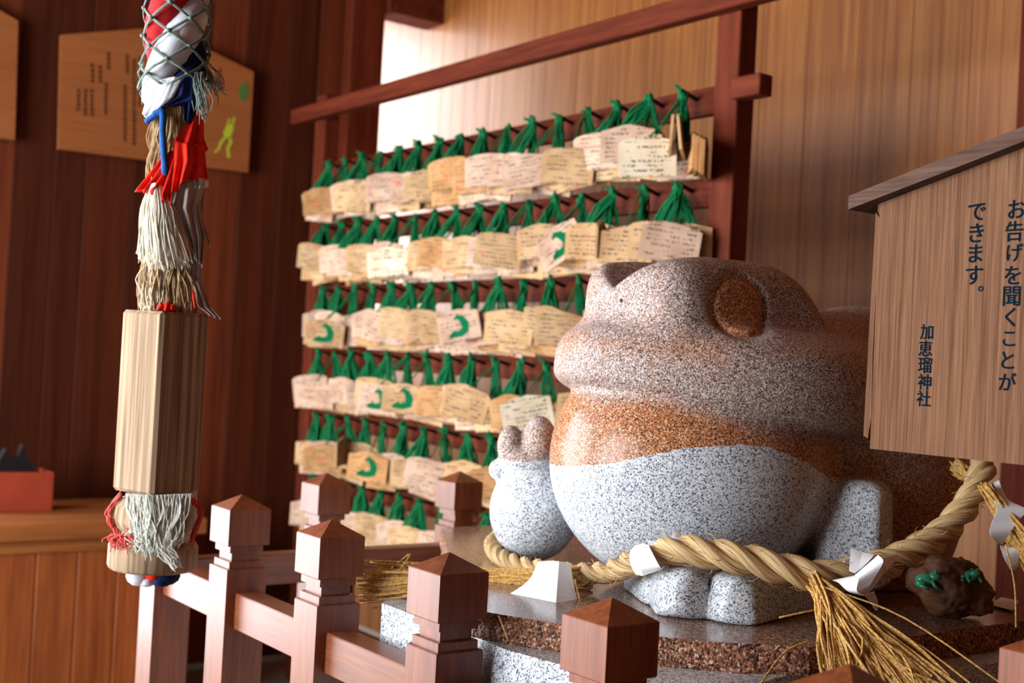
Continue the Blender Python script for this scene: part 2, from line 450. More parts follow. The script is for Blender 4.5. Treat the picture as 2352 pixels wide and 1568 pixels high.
# ---- tablets
def tablet_mat(name, lo, hi, ink, ink_amt, red_amt):
    m, nt, b = mat_new(name)
    v = coords(nt, (1, 1, 1))
    n1 = N(nt, 'ShaderNodeTexNoise'); n1.inputs['Scale'].default_value = 14; n1.inputs['Detail'].default_value = 2
    nt.links.new(v, n1.inputs['Vector'])
    r = ramp(nt, [(0.35, lo), (0.65, hi)]); nt.links.new(n1.outputs['Fac'], r.inputs['Fac'])
    oi = N(nt, 'ShaderNodeObjectInfo')
    mr = N(nt, 'ShaderNodeMapRange'); mr.inputs['To Min'].default_value = 0.78; mr.inputs['To Max'].default_value = 1.1
    nt.links.new(oi.outputs['Random'], mr.inputs['Value'])
    hs = N(nt, 'ShaderNodeHueSaturation'); nt.links.new(mr.outputs[0], hs.inputs['Value']); nt.links.new(r.outputs['Color'], hs.inputs['Color'])
    # handwriting: lines of brush marks
    tc = N(nt, 'ShaderNodeTexCoord'); sx = N(nt, 'ShaderNodeSeparateXYZ'); nt.links.new(tc.outputs['Object'], sx.inputs[0])
    wv = N(nt, 'ShaderNodeMath', operation='MULTIPLY'); wv.inputs[1].default_value = 2 * math.pi / 0.0125
    nt.links.new(sx.outputs['Z'], wv.inputs[0])
    sn = N(nt, 'ShaderNodeMath', operation='SINE'); nt.links.new(wv.outputs[0], sn.inputs[0])
    v2 = coords(nt, (260, 1, 150))
    n2 = N(nt, 'ShaderNodeTexNoise'); n2.inputs['Scale'].default_value = 1.0; n2.inputs['Detail'].default_value = 1
    nt.links.new(v2, n2.inputs['Vector'])
    v3 = coords(nt, (26, 1, 80))
    n3 = N(nt, 'ShaderNodeTexNoise'); n3.inputs['Scale'].default_value = 1.0; n3.inputs['Detail'].default_value = 0
    nt.links.new(v3, n3.inputs['Vector'])
    a1 = N(nt, 'ShaderNodeMath', operation='GREATER_THAN'); a1.inputs[1].default_value = 0.0; nt.links.new(sn.outputs[0], a1.inputs[0])
    a2 = N(nt, 'ShaderNodeMath', operation='GREATER_THAN'); a2.inputs[1].default_value = 0.49; nt.links.new(n2.outputs['Fac'], a2.inputs[0])
    a3 = N(nt, 'ShaderNodeMath', operation='GREATER_THAN'); a3.inputs[1].default_value = 0.47; nt.links.new(n3.outputs['Fac'], a3.inputs[0])
    m1 = N(nt, 'ShaderNodeMath', operation='MULTIPLY'); nt.links.new(a1.outputs[0], m1.inputs[0]); nt.links.new(a2.outputs[0], m1.inputs[1])
    m2 = N(nt, 'ShaderNodeMath', operation='MULTIPLY'); nt.links.new(m1.outputs[0], m2.inputs[0]); nt.links.new(a3.outputs[0], m2.inputs[1])
    ab = N(nt, 'ShaderNodeMath', operation='ABSOLUTE'); nt.links.new(sx.outputs['X'], ab.inputs[0])
    lt = N(nt, 'ShaderNodeMath', operation='LESS_THAN'); lt.inputs[1].default_value = 0.064; nt.links.new(ab.outputs[0], lt.inputs[0])
    m3 = N(nt, 'ShaderNodeMath', operation='MULTIPLY'); nt.links.new(m2.outputs[0], m3.inputs[0]); nt.links.new(lt.outputs[0], m3.inputs[1])
    m4 = N(nt, 'ShaderNodeMath', operation='MULTIPLY'); m4.inputs[1].default_value = ink_amt; nt.links.new(m3.outputs[0], m4.inputs[0])
    mix = N(nt, 'ShaderNodeMix', data_type='RGBA'); mix.inputs['B'].default_value = (*ink, 1)
    nt.links.new(m4.outputs[0], mix.inputs['Factor']); nt.links.new(hs.outputs['Color'], mix.inputs['A'])
    # red stamp marks
    v4 = coords(nt, (38, 1, 46)); n4 = N(nt, 'ShaderNodeTexNoise'); n4.inputs['Scale'].default_value = 1.0; n4.inputs['Detail'].default_value = 0
    nt.links.new(v4, n4.inputs['Vector'])
    a5 = N(nt, 'ShaderNodeMath', operation='GREATER_THAN'); a5.inputs[1].default_value = red_amt; nt.links.new(n4.outputs['Fac'], a5.inputs[0])
    f5 = N(nt, 'ShaderNodeMath', operation='MULTIPLY'); f5.inputs[1].default_value = 0.6; nt.links.new(a5.outputs[0], f5.inputs[0])
    mix2 = N(nt, 'ShaderNodeMix', data_type='RGBA'); mix2.inputs['B'].default_value = (*srgb(206, 84, 52), 1)
    nt.links.new(f5.outputs[0], mix2.inputs['Factor']); nt.links.new(mix.outputs['Result'], mix2.inputs['A'])
    nt.links.new(mix2.outputs['Result'], b.inputs['Base Color'])
    b.inputs['Roughness'].default_value = 0.7; b.inputs['Specular IOR Level'].default_value = 0.08
    return m
TM = [tablet_mat('tablet_wood_cream', srgb(176, 138, 96), srgb(200, 164, 122), srgb(40, 44, 60), 0.75, 0.80),
      tablet_mat('tablet_wood_tan', srgb(164, 118, 72), srgb(184, 140, 94), srgb(60, 50, 52), 0.7, 0.78),
      tablet_mat('tablet_wood_pink', srgb(182, 146, 120), srgb(204, 172, 148), srgb(52, 50, 64), 0.75, 0.79),
      tablet_mat('tablet_wood_pale', srgb(210, 190, 158), srgb(226, 210, 184), srgb(30, 44, 60), 0.9, 0.82)]
TW, TH, TPK, TT = 0.155, 0.088, 0.016, 0.007
def tablet_mesh(peak, arch):
    a = TW / 2
    if arch:
        top = [(a * math.cos(math.pi * k / 6) if 0 < k < 6 else (a if k == 0 else -a), peak * math.sin(math.pi * k / 6)) for k in range(7)]
    else:
        top = [(a, 0), (a * 0.12, peak), (-a * 0.12, peak), (-a, 0)]
    poly = [(-a, -TH), (a, -TH)] + top
    return MB().prism(poly, -TT / 2, TT / 2, lambda u, v, w_: Vector((u, w_, v))).mesh('tablet')
TME = [[tablet_mesh(TPK, False), tablet_mesh(TPK * 1.1, True)] for _ in TM]
for k, ms in enumerate(TME):
    for me in ms: me.materials.append(TM[k])
def frog_print_mesh():
    """green brush painted frog: thick hook with a heavy foot"""
    def poly_band(pts, wd):
        mb = MB()
        n = len(pts)
        L = []; R = []
        for i, p in enumerate(pts):
            t = Vector(pts[min(i + 1, n - 1)]) - Vector(pts[max(i - 1, 0)]); t.normalize()
            q = Vector((-t.y, t.x)) * wd[i]
            L.append(Vector(p) + q); R.append(Vector(p) - q)
        vs = []
        for yv in (-TT / 2 - 0.0006, -TT / 2 + 0.0005):
            for i in range(n): vs += [Vector((L[i].x, yv, L[i].y)), Vector((R[i].x, yv, R[i].y))]
        fs = []
        for i in range(n - 1):
            fs.append((2 * i, 2 * i + 1, 2 * i + 3, 2 * i + 2))
            o = 2 * n
            fs.append((o + 2 * i, o + 2 * i + 2, o + 2 * i + 3, o + 2 * i + 1))
            fs.append((2 * i, 2 * i + 2, o + 2 * i + 2, o + 2 * i)); fs.append((2 * i + 1, o + 2 * i + 1, o + 2 * i + 3, 2 * i + 3))
        mb.add(vs, fs)
        return mb
    a = poly_band([(-0.010, -0.012), (0.0, -0.006), (0.012, -0.014), (0.020, -0.030), (0.018, -0.046), (0.004, -0.052), (-0.012, -0.053), (-0.028, -0.056)],
                  [0.003, 0.0065, 0.009, 0.0115, 0.0115, 0.009, 0.008, 0.003])
    b = poly_band([(-0.030, -0.057), (-0.018, -0.048), (-0.010, -0.042)], [0.003, 0.0045, 0.002])
    a.add(b.v, b.f)
    return a.mesh('frog_print')
FPM = frog_print_mesh(); FPM.materials.append(simple('green_print', srgb(6, 96, 58), 0.8, 0.05))
EYEY = Vector((0, -1, 0))
tab_group = 'votive tablets hanging on the rack'
N_TAB = [0]
def cord_mesh(p_top, p_l, p_r, n, spread, r):
    mb = MB()
    for k in range(n):
        a = p_top + Vector((random.uniform(-1, 1) * 0.006, random.uniform(-1, 1) * 0.010, random.uniform(-0.02, 0.012)))
        e = p_l.lerp(p_r, random.random()) + Vector((0, random.uniform(-1, 1) * 0.004, random.uniform(-0.004, 0.006)))
        mid = a.lerp(e, 0.5) + Vector((random.uniform(-1, 1), random.uniform(-1, 1), 0)) * spread
        mid.z += random.uniform(-0.012, 0.012)
        mb.tube([a, a.lerp(mid, 0.6), mid, mid.lerp(e, 0.6), e], [r * 1.3, r * 1.2, r, r, r * 0.8], 4, cap=False)
    return mb
def knot(mb, p, sc=1.0):
    """twisted bow of cord over the peg"""
    for k in range(3):
        q = p + Vector((random.uniform(-.008, .004), random.uniform(-.010, .010), random.uniform(-.012, .016))) * sc
        mb.ball(q, (0.009 * sc, 0.010 * sc, 0.013 * sc), sub=1)
    for s_ in (-1, 1):
        if random.random() < 0.6:
            e = p + Vector((-0.02, s_ * random.uniform(.008, .022), random.uniform(.004, .028))) * sc
            mb.tube([p, p.lerp(e, .5) + Vector((0, 0, .006)), e], [0.006 * sc, 0.006 * sc, 0.003 * sc], 5)
def make_tablet(top_c, yaw, roll, mk, arch, label, frog=False, cord_from=None, heavy=False, pitch=0.0, sc=1.0):
    """top_c: centre of the shoulder line; yaw 0 faces -x, positive turns the face towards the camera (-y)"""
    o = link('votive_tablet', TME[mk][arch], None)
    o.rotation_mode = 'XYZ'
    rot = Matrix.Rotation(-math.pi / 2 + yaw, 4, 'Z') @ Matrix.Rotation(pitch, 4, 'X') @ Matrix.Rotation(roll, 4, 'Y')
    o.matrix_world = Matrix.Translation(top_c) @ rot @ Matrix.Diagonal((sc, sc, sc, 1))
    tag(o, label, 'tablet', tab_group)
    inv = o.matrix_world.inverted()
    if cord_from is not None:
        ap = Vector(top_c) + (rot @ Vector((0, 0, 0.006)))
        side = rot @ Vector((0.03 if heavy else 0.008, 0, 0))
        mb = cord_mesh(Vector(cord_from), ap - side, ap + side, 15 if heavy else 3, 0.010 if heavy else 0.006, 0.0038 if heavy else 0.0018)
        if heavy: knot(mb, Vector(cord_from), random.uniform(.8, 1.15))
        c = mb.build('cord', M['cord'], o)
        c.matrix_parent_inverse = inv
    if frog:
        fp_ = link('frog_print', FPM, None, o); fp_.scale = (1.25, 1.0, 1.2)
    N_TAB[0] += 1
    return o
ROWNAME = ['top row', 'second row', 'third row', 'fourth row', 'fifth row', 'lowest row']
LIM = [1700, 1700, 1380, 1310, 1170, 1130]
ORD = ['first', 'second', 'third', 'fourth', 'fifth', 'sixth', 'seventh', 'eighth', 'ninth', 'tenth', 'eleventh', 'twelfth', 'thirteenth', 'fourteenth', 'fifteenth', 'sixteenth']
# the tablets that stand out, at the front of their bunches: px, py of the shoulder centre, yaw, roll, material, arch, frog, label
SPEC = [
    (1487, 330, 44, -2, 3, 1, 0, 0, 'pale votive tablet crowded with dark handwriting, near the right end of the top row'),
    (1120, 365, 30, -3, 2, 1, 0, 0, 'pinkish votive tablet with dense writing, mid top row, overlapped by its twin'),
    (1203, 366, 26, -10, 2, 0, 0, 0, 'pinkish votive tablet tilted upward at one side, mid top row'),
    (1308, 353, 34, 3, 0, 1, 0, 0, 'cream votive tablet with a faint red line, top row beside the pale one'),
    (812, 432, 30, 2, 0, 1, 0, 0, 'cream votive tablet at the far end of the top row, second from the post'),
    (738, 440, 34, -4, 1, 0, 0, 0, 'tan votive tablet overhanging the far post in the top row'),
    (1272, 535, 24, -34, 2, 0, 1, 1, 'steeply tilted votive tablet with a green frog print, second row'),
    (1545, 525, 46, 7, 2, 0, 0, 0, 'large pinkish votive tablet with dark writing just above the frog head'),
    (1440, 535, 30, 3, 0, 0, 0, 0, 'blank cream votive tablet in the second row, partly behind the large pinkish one'),
    (1150, 548, 36, 6, 0, 1, 0, 0, 'cream votive tablet with rows of small writing, mid second row'),
    (890, 578, 34, -6, 3, 0, 0, 0, 'whitish votive tablet in the second row near the far end'),
    (748, 742, 44, 4, 0, 0, 1, 2, 'votive tablet with a green frog print at the far end of the third row'),
    (1050, 722, 26, -14, 2, 0, 1, 2, 'votive tablet with a green frog print mid third row'),
    (1172, 722, 34, 3, 0, 0, 0, 0, 'square cream votive tablet of the third row with neat lines of writing'),
    (985, 724, 30, 6, 0, 1, 0, 0, 'cream votive tablet in the third row, left of the green frog print'),
    (1292, 728, 38, 2, 0, 0, 0, 0, 'cream votive tablet in the third row touching the stone frog outline'),
    (724, 885, 40, 0, 2, 0, 0, 3, 'pinkish white votive tablet at the far end of the fourth row'),
    (870, 892, 32, 4, 2, 0, 1, 3, 'votive tablet with a half hidden green frog print, fourth row'),
    (928, 890, 34, 2, 0, 0, 1, 3, 'votive tablet with a full green frog print, fourth row'),
    (1075, 900, 36, 12, 0, 1, 0, 3, 'wide cream votive tablet sloping down in the fourth row'),
    (1205, 920, 44, -14, 3, 0, 0, 3, 'whitish votive tablet tilted up, fourth row, by the stone fingers'),
    (742, 1030, 40, -2, 1, 0, 0, 4, 'tan votive tablet at the far end of the fifth row'),
    (848, 1048, 34, 5, 1, 0, 1, 4, 'votive tablet with a green frog print in the fifth row'),
    (985, 1065, 40, 8, 2, 1, 0, 4, 'bright blank votive tablet in the fifth row above the fence'),
]
rnd = random.Random(11)
SP_AT = []
for sp_ in SPEC:
    t_ = on_x(sp_[0], sp_[1], XR - 0.135)
    SP_AT.append((t_.y, min(range(6), key=lambda q: abs(ROWZ[q] - (t_.z + 0.09)))))
for r_, z in enumerate(ROWZ):
    for hI, y in enumerate(HOOKS):
        d = Vector((XR - 0.04, y, z)) - CAM
        px = 1176 + FPX * d.dot(RIGHT) / d.dot(FWD)
        hidden = px > LIM[r_]
        n = (1 if r_ in (2, 3) else 0) if hidden else (4 if r_ < 2 else 3)
        for k in range(n):
            front = k == n - 1
            if front and n > 1 and any(q[1] == r_ and abs(q[0] - y) < 0.06 for q in SP_AT): continue
            pos = 'frontmost' if front else ('rearmost', 'second from the back', 'third from the back')[k]
            lab = '%s votive tablet on the %s peg from the far post, %s' % (pos, ORD[15 - hI], ROWNAME[r_])
            if pos[0] in 'st': lab = 'votive tablet %s on the %s peg from the far post, %s' % (pos, ORD[15 - hI], ROWNAME[r_])
            top = Vector((XR - 0.028 - 0.021 * k - rnd.uniform(0, .006), y + rnd.uniform(-0.035, 0.035), z - 0.098 - rnd.uniform(0, 0.03) + (0.014 if front else -0.012)))
            yaw = math.radians(rnd.uniform(4, 16) + (rnd.uniform(2, 24) if front else 0))
            roll = math.radians(rnd.uniform(-9, 9))
            if r_ == 0 and hI == 0 and k > 0:
                yaw = math.radians(-44 + rnd.uniform(-6, 6)); top.x = XR - 0.075 - 0.004 * k; top.y = y - 0.055 + 0.026 * k; top.z = z - 0.085
                lab = 'votive tablet turned edge-on against the near post, top row, %s' % ('', 'nearest the rail', 'in the middle', 'foremost')[k]
            make_tablet(top, yaw, roll, rnd.choice([0, 0, 1, 2, 2]), rnd.choice([0, 0, 1]), lab, cord_from=(XR - 0.045, y, z + 0.0),
                        heavy=(k == 0 or front), pitch=math.radians(rnd.uniform(-4, 8)))
for (px, py, yaw, roll, mk, arch, frog, row, lab) in SPEC:
    top = on_x(px, py, XR - 0.135)
    hy = min(HOOKS, key=lambda q: abs(q - top.y))
    zz = min(ROWZ, key=lambda q: abs(q - (top.z + 0.09)))
    make_tablet(top, math.radians(yaw), math.radians(roll), mk, arch, lab, frog=bool(frog), cord_from=(XR - 0.05, hy, zz), heavy=False)
# the bunch of tablets seen edge-on beside the near post
for k_, (px, py) in enumerate(((1590, 318), (1600, 322), (1611, 326), (1621, 330))):
    top = on_x(px, py, XR - 0.075)
    make_tablet(top, math.radians(-40 - 3 * k_), math.radians(2), 1, 0, 'tan votive tablet seen edge-on in the bunch against the near post, top row, %s' % ('first', 'second', 'third', 'fourth')[k_])
# two tablets turned edge-on
for (px, py, lab) in ((1382, 522, 'votive tablet turned edge-on in the second row above the frog snout'),
                      (790, 1012, 'votive tablet turned edge-on in the fifth row')):
    top = on_x(px, py, XR - 0.13)
    make_tablet(top, math.radians(-50), math.radians(3), 0, 0, lab)

# ------------------------------------------------------------------ counter on the far side
yc = 4.3
lip = on_y(240, 1198, yc)
xr_ = on_y(475, 1230, yc).x
counter = tag(empty('wooden_counter', (1.2, 4.65, 0)), 'orange brown wooden counter with a vertical board front', 'counter')
def ct(mb, name, mat, parent=None):
    o = mb.build(name, mat, counter)
    o.matrix_parent_inverse = Matrix.Translation(counter.location).inverted()
    return o
x0_ = 0.74
ct(MB().box(((x0_ + xr_) / 2, (yc + 4.94) / 2, lip.z - 0.029), (xr_ - x0_, 4.94 - yc, 0.058), ch=0.004), 'top', M['counter_x'])
ct(MB().box(((x0_ + xr_) / 2 - 0.02, (yc + 0.06 + 4.92) / 2, (lip.z - 0.058) / 2), (xr_ - x0_ - 0.06, 4.92 - yc - 0.06, lip.z - 0.058)), 'carcass', M['dark_wood'])
ct(MB().box(((x0_ + xr_) / 2 - 0.02, yc + 0.045, lip.z - 0.058 - 0.022), (xr_ - x0_ - 0.05, 0.03, 0.044)), 'apron', M['counter_x'])
cb = chamfer_board(0.14, 0.018, lip.z - 0.10, 0.004)
xx = xr_ - 0.03
while xx - 0.14 > x0_:
    o = link('board', cb, M['counter'], counter)
    o.location = Vector((xx - 0.07, yc + 0.058, 0.0)) - counter.location
    xx -= 0.14
# red box with a small black thing on it
b1 = on_y(120, 1165, 4.62)
box = empty('red_box', (b1.x - 0.14, 4.70, lip.z))
tag(box, 'dull red open wooden box on the end of the counter', 'box')
hb = (b1.z - lip.z) + 0.13
hb = 0.14
for (cx, cy, dx, dy) in ((0, -0.075, 0.28, 0.012), (0, 0.075, 0.28, 0.012), (-0.134, 0, 0.012, 0.138), (0.134, 0, 0.012, 0.138)):
    MB().box((cx, cy, hb / 2), (dx, dy, hb), ch=0.002).build('side_panel', M['red_box'], box)
MB().box((0, 0, 0.008), (0.26, 0.14, 0.012)).build('bottom_panel', M['red_box'], box)
bk = MB()
bx_ = on_y(38, 1075, 4.70)
prof = [(-0.08, 0), (0.06, 0), (0.05, 0.03), (0.028, 0.045), (0.012, 0.095), (0.0, 0.05), (-0.03, 0.045), (-0.045, 0.08), (-0.062, 0.05), (-0.08, 0.02)]
bk.prism(prof, -0.035, 0.035, lambda u, v, w_: Vector((u, w_ * (1 - 5 * v if v < .12 else .3), v)))
bo = bk.build('black_figurine', M['black'])
bo.location = (bx_.x, 4.70, lip.z + hb + 0.0)
tag(bo, 'small black figure with two pointed tips resting on the red box', 'figurine')

# ------------------------------------------------------------------ notice panels on the dark wall
def notice(corners_px, yplane, label, th=0.018):
    pts = [on_y(px, py, yplane) for px, py in corners_px]
    cx = sum(p.x for p in pts) / len(pts)
    zb = min(p.z for p in pts)
    root = MB().prism([(p.x - cx, p.z - zb) for p in pts], 0, th, lambda u, v, w_: Vector((u, w_, v))).build('notice_panel', M['board_sign'])
    root.location = (cx, yplane, zb)
    tag(root, label, 'sign')
    return root
YN = 4.945
np1 = notice([(134, 342), (570, 396), (583, 165), (372, 62), (140, 80)], YN, 'gabled wooden notice panel with vertical writing and a green leaping frog')
np0 = notice([(-260, 290), (34, 321), (42, 48), (-110, -40), (-260, 10)], YN, 'plain edge of a second wooden notice panel, leftmost on the dark wall')
M['faint_ink'] = simple('faded_ink', srgb(70, 42, 26), 0.7, 0.2)
rn = random.Random(5)
def ink_column(mb, px, y0, y1, wpx):
    """one column of brush written characters, too blurred to read"""
    py = y0
    while py < y1:
        h_ = wpx * 1.05
        for s_ in range(4):
            if s_ % 2 == 0:
                a = (px - wpx * .45, py + h_ * (.15 + .22 * s_)); e = (px + wpx * .45, py + h_ * (.15 + .22 * s_) + rn.uniform(-1, 1))
                wd = 0.0016
            else:
                a = (px + rn.uniform(-.25, .25) * wpx, py + h_ * .05); e = (px + rn.uniform(-.4, .4) * wpx, py + h_ * .9)
                wd = 0.0018
            A_ = on_y(*a, YN); B_ = on_y(*e, YN)
            t = (B_ - A_).normalized(); q = Vector((-t.z, 0, t.x)) * wd
            A_.y = B_.y = YN - 0.0012
            f = Vector((0, 0.0014, 0))
            mb.add([A_ + q, A_ - q, B_ - q, B_ + q, A_ + q + f, A_ - q + f, B_ - q + f, B_ + q + f],
                   [(0, 1, 2, 3), (7, 6, 5, 4), (0, 4, 5, 1), (1, 5, 6, 2), (2, 6, 7, 3), (3, 7, 4, 0)])
        py += h_ * 1.12
cols = MB()
for (px, y0, y1, wd) in ((180, 204, 255, 9), (196, 204, 258, 9), (212, 145, 190, 10), (211, 205, 260, 9), (230, 150, 190, 9), (249, 120, 160, 9), (243, 190, 265, 8),
                         (292, 125, 170, 8), (287, 195, 325, 8), (308, 135, 330, 9), (322, 130, 240, 9), (506, 158, 205, 11)):
    ink_column(cols, px, y0, y1, wd)
o = cols.build('lettering', M['faint_ink'], np1); o['kind'] = 'stuff'; o.matrix_parent_inverse = Matrix.Translation(np1.location).inverted()
def flat_shape(polys, mat, name, parent):
    mb = MB()
    for poly in polys:
        pts = [on_y(px, py, YN) for px, py in poly]
        mb.prism([(p.x, p.z) for p in pts], YN - 0.0016, YN + 0.0005, lambda u, v, w_: Vector((u, w_, v)))
    o = mb.build(name, mat, parent); o.matrix_parent_inverse = Matrix.Translation(parent.location).inverted()
flat_shape([[(556, 192), (566, 188), (571, 200), (569, 222), (560, 234), (550, 230), (547, 215)]], simple('leaf_green_paint', srgb(74, 110, 44), 0.7), 'painted_leaf', np1)
flat_shape([[(520, 288), (530, 284), (537, 292), (533, 306), (528, 318), (518, 318), (513, 306)],
            [(515, 314), (519, 318), (508, 332), (506, 342), (496, 351), (491, 350), (502, 338), (504, 326)],
            [(522, 316), (530, 314), (534, 326), (526, 342), (529, 362), (523, 362), (520, 340), (527, 326)],
            [(519, 290), (524, 288), (530, 274), (526, 272)], [(531, 286), (535, 288), (541, 270), (537, 269)]],
           simple('frog_green_paint', srgb(176, 190, 48), 0.7), 'painted_frog', np1)

# ------------------------------------------------------------------ oracle sign at the right
XS = 1.49
sA = on_x(1999, 470, XS); sB = on_x(1997, 1030, XS)         # far edge, top and bottom
y_far = (sA.y + sB.y) / 2
y_mid = 0.735
slope_pt = on_x(2352, 338, XS)
k_s = (slope_pt.z - sA.z) / (y_far - slope_pt.y)
z_eave, z_bot = sA.z, sB.z
half = y_far - y_mid
sign = tag(empty('oracle_sign', (XS + 0.02, y_mid, 0)), 'gabled weathered wooden sign with dark vertical lettering beside the stone frog', 'sign')
def sg(mb, name, mat, par=None, smooth=False):
    o = mb.build(name, mat, par or sign, smooth)
    o.matrix_parent_inverse = Matrix.Translation(sign.location).inverted()
    return o
TB = 0.018
f_yz = lambda u, v, w_: Vector((w_, u, v))
crk = 0.0085
zg = on_x(2000, 620, XS).z
yf = y_far
# board face with a split running up from the lower far corner
board_poly = [(y_mid - half, z_bot - 0.0), (yf - crk - 0.0018, z_bot), (yf - crk - 0.0006, zg - 0.10), (yf - crk + .001, zg), (yf - crk - 0.0004, z_eave - 0.02),
              (yf - 0.004, z_eave - 0.01), (yf - 0.004, z_eave), (y_mid, z_eave + k_s * half), (y_mid - half, z_eave)]
board = sg(MB().prism(board_poly, XS, XS + TB, f_yz), 'board', M['sign'])
sg(MB().prism([(yf - crk - 0.0004, z_bot + 0.045), (yf - crk + 0.0018, zg - 0.12), (yf - crk + 0.0012, zg), (yf - crk - 0.0004, z_eave - 0.021), (yf, z_eave - 0.012), (yf + 0.001, zg), (yf + 0.003, z_bot + 0.018), (yf - 0.005, z_bot + 0.014)],
              XS + 0.001, XS + TB - 0.002, f_yz), 'split_strip', M['sign'])
# gable caps: two sloping strips
def cap_strip(s_):
    a = (y_mid, z_eave + k_s * half); L = half + 0.032
    b = (y_mid + s_ * L, z_eave + k_s * half - k_s * L)
    t = 0.019
    return MB().prism([a, b, (b[0], b[1] + t * 1.05), (a[0], a[1] + t * 1.05)], XS - 0.022, XS + TB + 0.022, f_yz)
sg(cap_strip(1), 'roof_strip', M['sign_cap']); sg(cap_strip(-1), 'roof_strip', M['sign_cap'])
sg(MB().box((XS + TB + 0.026, y_mid, (z_eave + 0.1) / 2), (0.05, 0.05, z_eave + 0.1), ch=0.003), 'post', M['sign_cap'])
# lettering
def glyph(mb, ch, px, py, size_px, bold=0.0):
    cu = bpy.data.curves.new('glyph', 'FONT')
    cu.body = ch; cu.size = 1.0; cu.resolution_u = 3; cu.offset = bold
    ob = bpy.data.objects.new('glyph', cu)
    me = bpy.data.meshes.new_from_object(ob)
    if len(me.vertices):
        c = on_x(px, py, XS)
        co = [v.co.copy() for v in me.vertices]
        x0, x1 = min(v.x for v in co), max(v.x for v in co); y0, y1 = min(v.y for v in co), max(v.y for v in co)
        s_ = size_px[1] / FPX * (c - CAM).dot(FWD) / (y1 - y0)
        # apparent width is foreshortened: keep true proportions of the character cell
        mx_, my_ = (x0 + x1) / 2, (y0 + y1) / 2
        sw = s_ * size_px[0]
        base = len(mb.v)
        fs = [tuple(p.vertices) for p in me.polygons]
        vs = [Vector((XS - 0.0008, c.y - (v.x - mx_) * sw, c.z + (v.y - my_) * s_)) for v in co]
        mb.add(vs, fs)
        vs2 = [p + Vector((0.0011, 0, 0)) for p in vs]
        nb = len(mb.v); mb.add(vs2, [tuple(reversed(f)) for f in fs])
    bpy.data.meshes.remove(me); bpy.data.objects.remove(ob); bpy.data.curves.remove(cu)
def column(chars, mat=M['ink']):
    for (ch, px, py, h_, wf) in chars:
        mb = MB()
        glyph(mb, ch, px, py, (wf, h_), 0.010)
        o = link('character', mb.mesh('character', fix=False), mat, sign)
        o.matrix_parent_inverse = Matrix.Translation(sign.location).inverted()
column([('お', 2336, 480, 43, 1), ('告', 2330, 531, 47, 1), ('げ', 2331, 580, 42, 1), ('を', 2326, 632, 43, 1), ('聞', 2324, 680, 46, 1),
        ('く', 2321, 728, 44, 1), ('こ', 2318, 778, 34, 1), ('と', 2315, 827, 40, 1), ('が', 2314, 876, 42, 1)])
column([('で', 2244, 487, 40, 1), ('き', 2243, 535, 44, 1), ('ま', 2241, 582, 42, 1), ('す', 2238, 632, 44, 1), ('。', 2253, 663, 13, 1)])
column([('加', 2129, 762, 35, 1), ('恵', 2126, 800, 36, 1), ('瑠', 2125, 838, 37, 1), ('神', 2124, 877, 37, 1), ('社', 2122, 915, 37, 1)])

# ------------------------------------------------------------------ pedestal
TS = 0.951
def q(px, py, t): return pix(px, py, t * TS)
ZS = CAM.z - 0.398            # top of the brown slab
sl = [on_z(*p, ZS) for p in ((1040, 1338), (985, 1362), (948, 1388), (960, 1400), (1110, 1405), (1300, 1436), (1520, 1464), (1700, 1478), (1860, 1485), (2010, 1474), (2180, 1450), (2352, 1426))]
slab_poly = [(p.x, p.y) for p in sl] + [(2.12, sl[-1].y), (2.14, 2.3), (1.9, 2.44), (1.62, 2.42)]
slab_poly = [(max(px_, 1.146), py_) for px_, py_ in slab_poly]
def rough_prism(poly, z0, z1, seed, amp, nz, name, mat, kind_label, cat, sub=0.03, edge_mat=None):
    """stone block with a broken, uneven edge between two flat faces"""
    pts = []
    n = len(poly)
    for i in range(n):
        a = Vector(poly[i]); b = Vector(poly[(i + 1) % n])
        m_ = max(1, int((b - a).length / sub))
        for k in range(m_): pts.append(a.lerp(b, k / m_))
    c = sum(pts, Vector((0, 0))) / len(pts)
    mb = MB(); vs = []; fs = []
    n = len(pts)
    for j in range(nz + 1):
        z = z0 + (z1 - z0) * j / nz
        for i, p in enumerate(pts):
            nn = (p - c).normalized()
            d = amp * noise.noise(Vector((p.x * 34 + seed, p.y * 34, z * 70))) + amp * 0.6 * noise.noise(Vector((p.x * 90, p.y * 90 + seed, z * 160)))
            e = 0.0
            if j in (0, nz): d *= 0.5; e = -amp * 0.5
            vs.append(Vector((p.x + nn.x * (d + e) - c.x, p.y + nn.y * (d + e) - c.y, z - z0)))
    for j in range(nz):
        for i in range(n):
            fs.append((j * n + i, j * n + (i + 1) % n, (j + 1) * n + (i + 1) % n, (j + 1) * n + i))
    fs.append(tuple(range(n - 1, -1, -1))); fs.append(tuple(range(nz * n, nz * n + n)))
    o = mb.add(vs, fs).build(name, mat)
    if edge_mat is not None:
        o.data.materials.append(edge_mat)
        for p in o.data.polygons:
            if abs(p.normal.z) < 0.8: p.material_index = 1
    o.location = (c.x, c.y, z0)
    tag(o, kind_label, cat)
    return o
M['slab'] = granite('brown_granite',  [(0, srgb(40, 30, 28)), (0.14, srgb(92, 62, 48)), (0.36, srgb(128, 92, 74)), (0.64, srgb(152, 116, 96)), (0.86, srgb(188, 160, 140))], 400, 0.16, 0.0)
M['slab_edge'] = granite('broken_brown_granite', [(0, srgb(44, 30, 26)), (0.16, srgb(104, 62, 42)), (0.40, srgb(142, 88, 60)), (0.68, srgb(164, 110, 80)), (0.88, srgb(196, 160, 132))], 300, 0.75, 0.9)
slab = rough_prism(slab_poly, ZS - 0.044, ZS, 3.0, 0.006, 4, 'granite_slab', M['slab'], 'brown polished granite slab with a rough broken edge under the stone frog', 'slab', edge_mat=M['slab_edge'])
